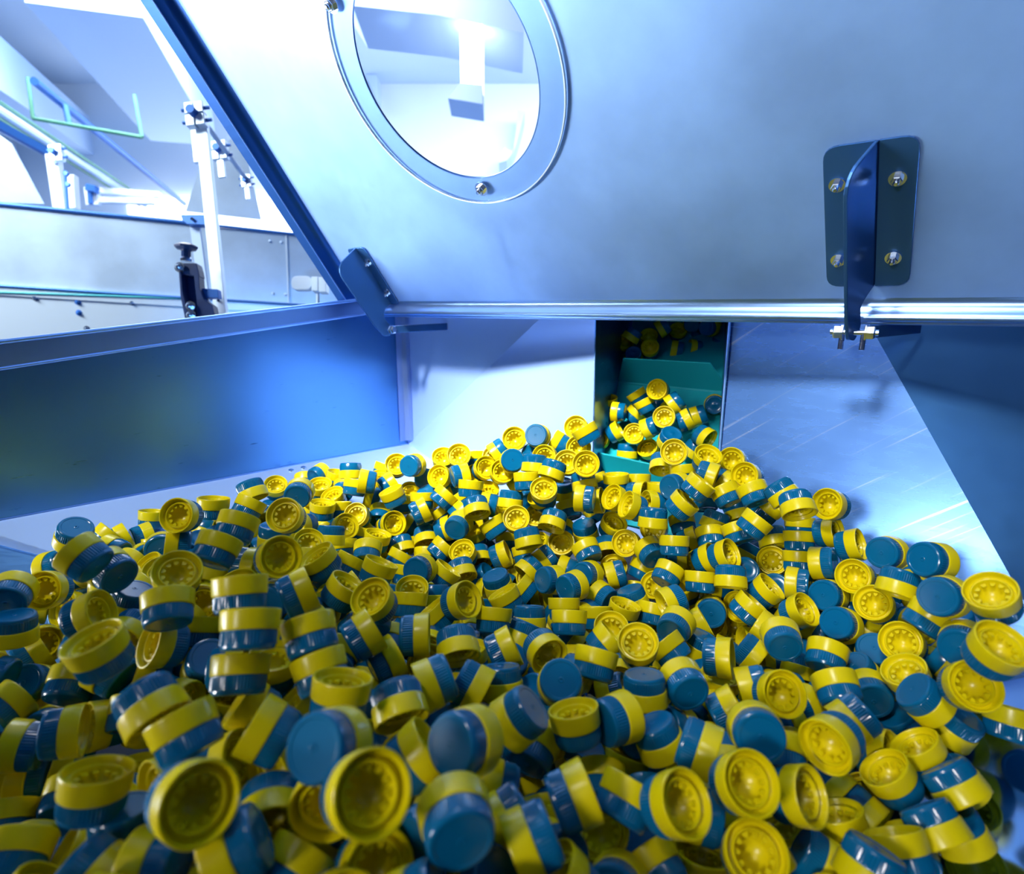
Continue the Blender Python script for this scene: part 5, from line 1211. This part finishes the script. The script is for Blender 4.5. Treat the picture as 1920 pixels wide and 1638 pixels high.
(2453, 6023, 11992, 0.461, 0.431, -0.542, -0.555),
(5003, 6683, 12738, 0.835, -0.398, 0.380, 0.028),
(-3274, 5781, 12877, 0.773, -0.498, 0.195, 0.341),
(-1094, 5423, 12233, 0.067, 0.212, 0.668, -0.711),
(3705, 5215, 12147, 0.334, 0.463, 0.090, 0.816),
(-1030, 5060, 12456, 0.133, 0.125, -0.897, 0.403),
(-5370, 5259, 12458, 0.329, -0.249, -0.754, -0.511),
(-2946, 7145, 12981, 0.921, -0.078, -0.120, -0.363),
(-3144, 9276, 12468, 0.732, -0.379, -0.321, 0.466),
(-2466, 4853, 13065, 0.449, -0.712, 0.403, 0.360),
(-2326, 5629, 13184, 0.380, 0.762, -0.187, 0.489),
(-2371, 7503, 12484, 0.829, -0.006, -0.540, -0.143),
(-1515, 7058, 12187, 0.009, -0.714, -0.189, 0.674),
(-1629, 7829, 12028, 0.340, 0.011, -0.860, 0.380),
(-796, 6056, 12394, 0.410, 0.186, -0.182, -0.874),
(-70, 6755, 12029, 0.348, -0.255, -0.887, 0.167),
(287, 6732, 12017, 0.640, 0.266, -0.560, -0.453),
(680, 6786, 11919, 0.703, -0.402, 0.415, -0.415),
(1092, 7709, 12245, 0.441, 0.157, -0.203, 0.860),
(1341, 5604, 12113, 0.874, -0.278, -0.000, -0.399),
(1754, 6056, 12048, 0.342, -0.651, 0.586, -0.339),
(3200, 5260, 12081, 0.730, 0.548, 0.386, -0.133),
(-3991, 4767, 12426, 0.384, 0.571, -0.493, -0.533),
(-3256, 5119, 12696, 0.450, -0.543, 0.302, -0.642),
(-2985, 4769, 12607, 0.553, -0.214, 0.500, -0.632),
(-2512, 6490, 12488, 0.566, 0.540, 0.458, -0.421),
(-1465, 5110, 12359, 0.192, 0.287, -0.643, -0.684),
(3300, 7498, 12300, 0.256, 0.455, 0.229, -0.821),
(2982, 7144, 12245, 0.718, -0.002, 0.414, 0.560),
(-447, 8465, 12022, 0.250, 0.958, -0.137, 0.039),
(-4589, 4548, 12347, 0.735, -0.181, -0.389, -0.525),
(-4463, 5377, 12473, 0.179, 0.530, 0.139, -0.817),
(-3398, 7941, 13018, 0.644, 0.614, 0.408, -0.202),
(-2263, 5236, 13217, 0.143, 0.499, -0.852, -0.077),
(-2393, 6816, 12613, 0.838, -0.176, -0.406, 0.319),
(-1993, 2287, 13051, 0.747, 0.215, -0.602, -0.183),
(-2037, 6755, 12492, 0.309, 0.736, -0.570, 0.198),
(-1990, 7897, 12248, 0.225, -0.604, -0.171, -0.745),
(-1639, 4527, 12980, 0.013, -0.753, -0.592, 0.289),
(-1629, 8256, 12145, 0.347, 0.775, -0.300, -0.435),
(-1228, 5999, 12378, 0.546, 0.449, -0.344, 0.618),
(-877, 8309, 12230, 0.252, 0.001, 0.957, 0.141),
(-494, 3835, 12705, 0.643, -0.357, 0.583, -0.346),
(-448, 4906, 12532, 0.199, -0.670, -0.694, 0.171),
(-88, 4508, 12410, 0.641, -0.294, 0.397, -0.587),
(-138, 6399, 12134, 0.217, 0.719, 0.036, 0.659),
(649, 6396, 11993, 0.529, 0.149, 0.823, -0.143),
(1005, 6386, 11905, 0.786, 0.062, 0.439, 0.432),
(935, 7363, 12100, 0.182, -0.633, -0.715, 0.235),
(1421, 6035, 12065, 0.471, -0.338, -0.210, 0.787),
(1740, 6385, 11939, 0.212, -0.658, 0.534, 0.488),
(3129, 5641, 11881, 0.207, 0.869, -0.448, 0.042),
(3747, 6702, 12417, 0.800, -0.199, -0.220, 0.521),
(4043, 6795, 12623, 0.250, 0.576, 0.151, 0.763),
(-673, 3919, 12399, 0.341, -0.072, -0.913, -0.211),
(-317, 5361, 12142, 0.128, 0.660, -0.684, 0.283),
(1241, 3915, 11892, 0.978, 0.083, 0.192, -0.002),
(-3423, 3115, 12534, 0.085, 0.261, -0.870, 0.409),
(-5210, 5785, 12468, 0.105, 0.498, 0.817, -0.271),
(-2728, 3425, 12146, 0.007, 0.537, 0.141, -0.832),
(-3504, 3674, 11954, 0.271, 0.640, 0.654, -0.299),
(-1439, 3151, 12488, 0.802, -0.002, -0.382, 0.459),
(-855, 3133, 12517, 0.537, 0.650, -0.427, -0.327),
(-1579, 3365, 12092, 0.699, -0.292, 0.327, 0.566),
(677, 3479, 12075, 0.611, 0.193, 0.565, 0.519),
(3830, 5572, 12005, 0.532, 0.676, 0.467, 0.205),
(2170, 7866, 12538, 0.835, 0.468, 0.242, -0.158),
(-1304, 8831, 12353, 0.006, -0.161, -0.418, 0.894),
(-1915, 7249, 12543, 0.930, -0.229, 0.047, 0.284),
(-5667, 6100, 12690, 0.647, -0.047, -0.087, -0.756),
(-5391, 4858, 12488, 0.060, 0.439, 0.892, -0.086),
(-5004, 4475, 12331, 0.325, 0.014, -0.806, 0.495),
(-5077, 5075, 12444, 0.520, -0.703, -0.014, 0.485),
(-4699, 4207, 12292, 0.111, 0.024, -0.763, 0.636),
(-4544, 7597, 12520, 0.244, -0.235, -0.611, -0.716),
(-4197, 5703, 12729, 0.163, 0.339, -0.301, -0.876),
(-4167, 7884, 12948, 0.762, 0.330, -0.501, -0.243),
(-3894, 5225, 12954, 0.766, -0.125, -0.613, -0.150),
(-3784, 7811, 13092, 0.648, 0.226, 0.175, 0.706),
(-3864, 8948, 12604, 0.456, 0.732, 0.506, -0.017),
(-3751, 9683, 12721, 0.183, 0.594, 0.737, -0.264),
(-3454, 5590, 13143, 0.756, -0.370, -0.447, -0.303),
(-3454, 6722, 13112, 0.032, 0.634, 0.771, 0.049),
(-3378, 8592, 12434, 0.354, -0.379, -0.744, 0.420),
(-3096, 2674, 12257, 0.401, -0.524, -0.669, -0.341),
(-3137, 6005, 13222, 0.182, -0.174, -0.117, -0.961),
(-3106, 7461, 13094, 0.591, 0.741, -0.028, 0.318),
(-3089, 8559, 12224, 0.082, 0.918, -0.265, 0.283),
(-2676, 6453, 13018, 0.192, -0.957, -0.150, 0.159),
(-2661, 7114, 12717, 0.170, 0.671, 0.387, -0.610),
(-2805, 7826, 12594, 0.354, 0.459, -0.707, -0.404),
(-2742, 8629, 12413, 0.064, 0.651, -0.604, -0.456),
(-2370, 2244, 12981, 0.779, -0.527, -0.040, -0.337),
(-2309, 7164, 12513, 0.236, -0.205, 0.735, 0.601),
(-2364, 8307, 12260, 0.337, 0.161, -0.923, 0.094),
(-1991, 3031, 12927, 0.579, -0.221, -0.025, -0.784),
(-1899, 7035, 12260, 0.349, 0.228, -0.905, -0.087),
(-2037, 8210, 12051, 0.352, 0.466, -0.189, 0.789),
(-1634, 2267, 13051, 0.529, 0.700, 0.467, 0.110),
(-1481, 5679, 12749, 0.719, -0.407, -0.109, 0.553),
(-1544, 6421, 12465, 0.755, 0.218, -0.554, -0.276),
(-1208, 1961, 13099, 0.626, 0.577, 0.224, -0.474),
(-1039, 3403, 12811, 0.420, 0.795, -0.351, -0.263),
(-1198, 6377, 12302, 0.649, 0.302, -0.692, -0.093),
(-1160, 7116, 12196, 0.023, -0.757, 0.077, -0.648),
(-1247, 8095, 12035, 0.146, -0.147, 0.928, 0.310),
(-833, 3050, 12928, 0.200, 0.775, -0.545, 0.249),
(-863, 5690, 12398, 0.967, 0.006, -0.037, 0.251),
(-811, 6746, 12113, 0.205, 0.271, -0.264, -0.903),
(-858, 7524, 12021, 0.697, 0.440, -0.382, -0.419),
(-473, 1881, 13204, 0.080, -0.696, -0.685, -0.199),
(-563, 7315, 11871, 0.645, -0.305, -0.394, 0.579),
(-67, 2303, 12994, 0.165, -0.099, -0.622, -0.759),
(-119, 5653, 12239, 0.411, 0.203, 0.721, 0.519),
(-64, 7135, 11967, 0.006, 0.534, -0.000, -0.845),
(250, 1981, 12935, 0.325, -0.578, -0.145, 0.734),
(344, 4820, 12355, 0.749, -0.097, -0.316, 0.574),
(149, 6359, 12073, 0.583, 0.573, 0.501, 0.283),
(627, 2320, 12656, 0.297, -0.797, -0.521, -0.075),
(609, 6040, 11861, 0.123, 0.037, -0.823, 0.554),
(1044, 2557, 12365, 0.210, 0.163, 0.213, 0.940),
(1028, 4604, 12351, 0.481, -0.526, -0.407, 0.571),
(1002, 5993, 12030, 0.284, -0.476, -0.811, -0.187),
(1322, 2524, 12212, 0.848, -0.123, -0.513, 0.054),
(1396, 5223, 12201, 0.844, -0.226, -0.458, 0.162),
(1376, 6785, 11982, 0.684, 0.451, 0.292, -0.494),
(1334, 7444, 11988, 0.310, 0.948, -0.053, -0.048),
(1705, 3047, 12071, 0.390, 0.645, -0.054, 0.654),
(1677, 7174, 11984, 0.170, -0.848, -0.425, -0.268),
(2086, 3027, 12141, 0.669, 0.012, 0.026, -0.742),
(2031, 4147, 12122, 0.455, 0.623, 0.566, -0.291),
(2078, 6002, 11919, 0.062, 0.031, -0.712, 0.699),
(2105, 6653, 11977, 0.144, 0.237, 0.217, -0.936),
(2551, 2683, 11865, 0.672, 0.699, 0.179, 0.169),
(2489, 3387, 11913, 0.009, -0.493, 0.870, -0.005),
(2401, 4922, 12009, 0.776, -0.266, 0.232, 0.523),
(2838, 2994, 11888, 0.026, -0.983, 0.123, -0.131),
(2782, 4933, 11988, 0.400, 0.038, 0.245, -0.882),
(3222, 6446, 12070, 0.081, 0.997, 0.020, 0.000),
(3970, 4760, 12373, 0.160, 0.183, 0.089, 0.966),
(4103, 5725, 12252, 0.981, 0.046, 0.167, -0.094),
(4375, 6731, 12617, 0.398, -0.725, 0.554, 0.091),
(-4694, 6156, 12435, 0.018, 0.576, -0.398, -0.714),
(-4260, 5045, 12275, 0.949, 0.238, -0.103, -0.177),
(-4268, 6164, 12595, 0.002, -0.564, 0.062, 0.823),
(-4215, 7662, 12542, 0.657, -0.209, 0.655, -0.310),
(-3941, 5480, 12572, 0.570, -0.774, -0.274, -0.039),
(-3935, 6894, 12697, 0.510, 0.031, 0.576, 0.638),
(-3596, 5088, 12727, 0.226, -0.625, -0.648, 0.371),
(-3634, 6589, 12739, 0.920, 0.111, -0.038, 0.375),
(-3336, 4767, 12463, 0.443, -0.650, 0.419, 0.454),
(-3227, 6563, 12736, 0.202, 0.958, 0.041, -0.197),
(-3257, 7998, 12567, 0.002, 0.364, 0.209, 0.908),
(-2909, 3680, 11936, 0.297, 0.886, 0.253, -0.252),
(-2806, 4345, 12518, 0.641, 0.736, 0.137, -0.168),
(-2864, 5807, 13003, 0.131, -0.129, -0.882, 0.434),
(-2880, 6502, 12616, 0.139, -0.905, -0.401, 0.016),
(-2958, 7278, 12488, 0.743, -0.358, 0.553, 0.119),
(-2409, 2825, 12403, 0.099, 0.346, 0.584, -0.728),
(-2517, 3988, 12519, 0.299, -0.244, 0.851, 0.356),
(-2418, 4764, 12698, 0.742, 0.216, 0.536, -0.339),
(-2525, 5775, 12848, 0.329, -0.047, 0.531, 0.779),
(-2514, 7263, 12176, 0.792, -0.296, -0.341, 0.411),
(-2133, 2428, 12609, 0.416, 0.296, 0.202, -0.836),
(-2127, 6096, 12596, 0.310, 0.251, -0.601, 0.693),
(-2163, 6987, 12072, 0.163, -0.444, 0.224, 0.852),
(-1706, 2481, 12537, 0.578, 0.611, 0.005, 0.541),
(-1857, 3259, 12561, 0.473, -0.213, 0.356, 0.777),
(-1773, 5416, 12512, 0.211, -0.726, 0.593, -0.277),
(-1804, 6145, 12413, 0.756, 0.427, -0.435, -0.237),
(-1437, 2145, 12621, 0.580, -0.139, 0.038, 0.802),
(-1369, 2794, 12531, 0.400, -0.408, -0.679, -0.460),
(-1478, 4308, 12365, 0.409, 0.180, -0.599, 0.665),
(-1426, 6544, 11972, 0.527, -0.376, -0.419, 0.637),
(-961, 2093, 12716, 0.212, 0.160, -0.929, -0.259),
(-1054, 4298, 12321, 0.697, 0.432, -0.253, 0.513),
(-1043, 6130, 12018, 0.012, -0.837, -0.547, 0.013),
(-730, 2442, 12635, 0.308, 0.946, -0.015, 0.103),
(-692, 5460, 12106, 0.808, 0.017, -0.248, -0.535),
(-671, 6143, 12037, 0.755, -0.646, -0.082, -0.082),
(-577, 6892, 11769, 0.224, 0.885, -0.197, -0.357),
(-310, 2392, 12694, 0.152, 0.415, 0.646, -0.621),
(-438, 4357, 12211, 0.372, 0.725, 0.199, 0.545),
(-291, 5760, 11964, 0.230, -0.956, -0.067, 0.171),
(-272, 6641, 11800, 0.371, 0.254, -0.421, -0.788),
(112, 3160, 12201, 0.311, -0.494, 0.803, -0.121),
(107, 5009, 12071, 0.585, -0.683, -0.437, -0.007),
(102, 5811, 11853, 0.299, 0.456, -0.837, -0.043),
(61, 6471, 11694, 0.464, 0.080, -0.874, 0.118),
(400, 2807, 12178, 0.305, -0.399, -0.290, 0.815),
(467, 4788, 12079, 0.104, 0.767, 0.513, 0.371),
(403, 6223, 11579, 0.199, -0.437, 0.748, 0.457),
(792, 3221, 11824, 0.547, 0.103, 0.734, 0.390),
(813, 3910, 11923, 0.315, -0.374, -0.157, -0.858),
(773, 4727, 11951, 0.349, -0.443, -0.114, 0.818),
(764, 5443, 11820, 0.102, 0.441, 0.285, 0.845),
(792, 6903, 11560, 0.279, 0.237, -0.139, -0.920),
(1172, 3267, 11711, 0.539, 0.822, -0.183, -0.000),
(1204, 4415, 11926, 0.837, 0.525, -0.084, -0.128),
(1219, 6103, 11700, 0.528, -0.047, -0.360, 0.768),
(1638, 2790, 11831, 0.396, -0.069, 0.516, 0.756),
(1607, 3971, 11812, 0.781, -0.350, -0.321, 0.404),
(1506, 5051, 11854, 0.530, 0.059, 0.798, -0.280),
(1614, 5876, 11715, 0.072, 0.925, -0.139, -0.347),
(1560, 6967, 11582, 0.219, -0.706, 0.629, 0.240),
(1914, 4683, 11816, 0.085, 0.542, -0.803, -0.232),
(1927, 6632, 11551, 0.041, -0.578, 0.002, -0.815),
(2218, 3581, 11639, 0.194, -0.597, 0.741, -0.239),
(2246, 4328, 11741, 0.417, 0.756, -0.260, 0.432),
(2309, 5089, 11643, 0.173, 0.016, 0.827, -0.535),
(2250, 5810, 11590, 0.141, 0.295, 0.610, -0.722),
(2345, 6500, 11558, 0.531, -0.020, -0.133, 0.836),
(2655, 4249, 11726, 0.148, 0.853, -0.182, 0.465),
(2686, 5117, 11685, 0.874, 0.106, 0.439, 0.180),
(2656, 5831, 11590, 0.298, -0.438, 0.803, 0.272),
(3090, 5470, 11615, 0.501, -0.823, 0.252, -0.094),
(3523, 6613, 11918, 0.543, 0.151, -0.685, 0.462),
]
def lowmesh(name, prof, seg, extra=None):
    bm = bmesh.new(); rings(bm, prof, seg)
    me = bpy.data.meshes.new(name); bm.to_mesh(me); bm.free(); return [tuple(v.co) for v in me.vertices], [tuple(p.vertices) for p in me.polygons]
tv, tf = lowmesh('t', [p[:2] if len(p) < 3 else p for p in TEAL_P], 72)
yv, yf = lowmesh('y', YEL_P, 36)
zv = [tuple(v.co) for v in me_teeth.vertices]; zf = [tuple(p.vertices) for p in me_teeth.polygons]
V = []; FA = []; MI = []
for (x, y, z, qw, qx, qy, qz) in REST:
    q = Quaternion((qw, qx, qy, qz)).normalized().to_matrix(); t = Vector((x / 1e4, y / 1e4, z / 1e4))
    for vv, ff, mi in ((tv, tf, 0), (yv, yf, 1), (zv, zf, 1)):
        b = len(V); V += [tuple(q @ Vector(v) + t) for v in vv]; FA += [tuple(b + i for i in f) for f in ff]; MI += [mi] * len(ff)
me = bpy.data.meshes.new('bottle_cap_pile'); me.from_pydata(V, [], FA); me.materials.append(M['teal']); me.materials.append(M['yellow'])
me.polygons.foreach_set('material_index', MI); me.polygons.foreach_set('use_smooth', [True] * len(FA)); me.update()
me.set_sharp_from_angle(angle=math.radians(45))
pile = bpy.data.objects.new('bottle_cap_pile', me); COL.objects.link(pile)
tag(pile, 'the remaining small and half-buried yellow and teal bottle caps of the heap', 'bottle caps', kind='stuff')
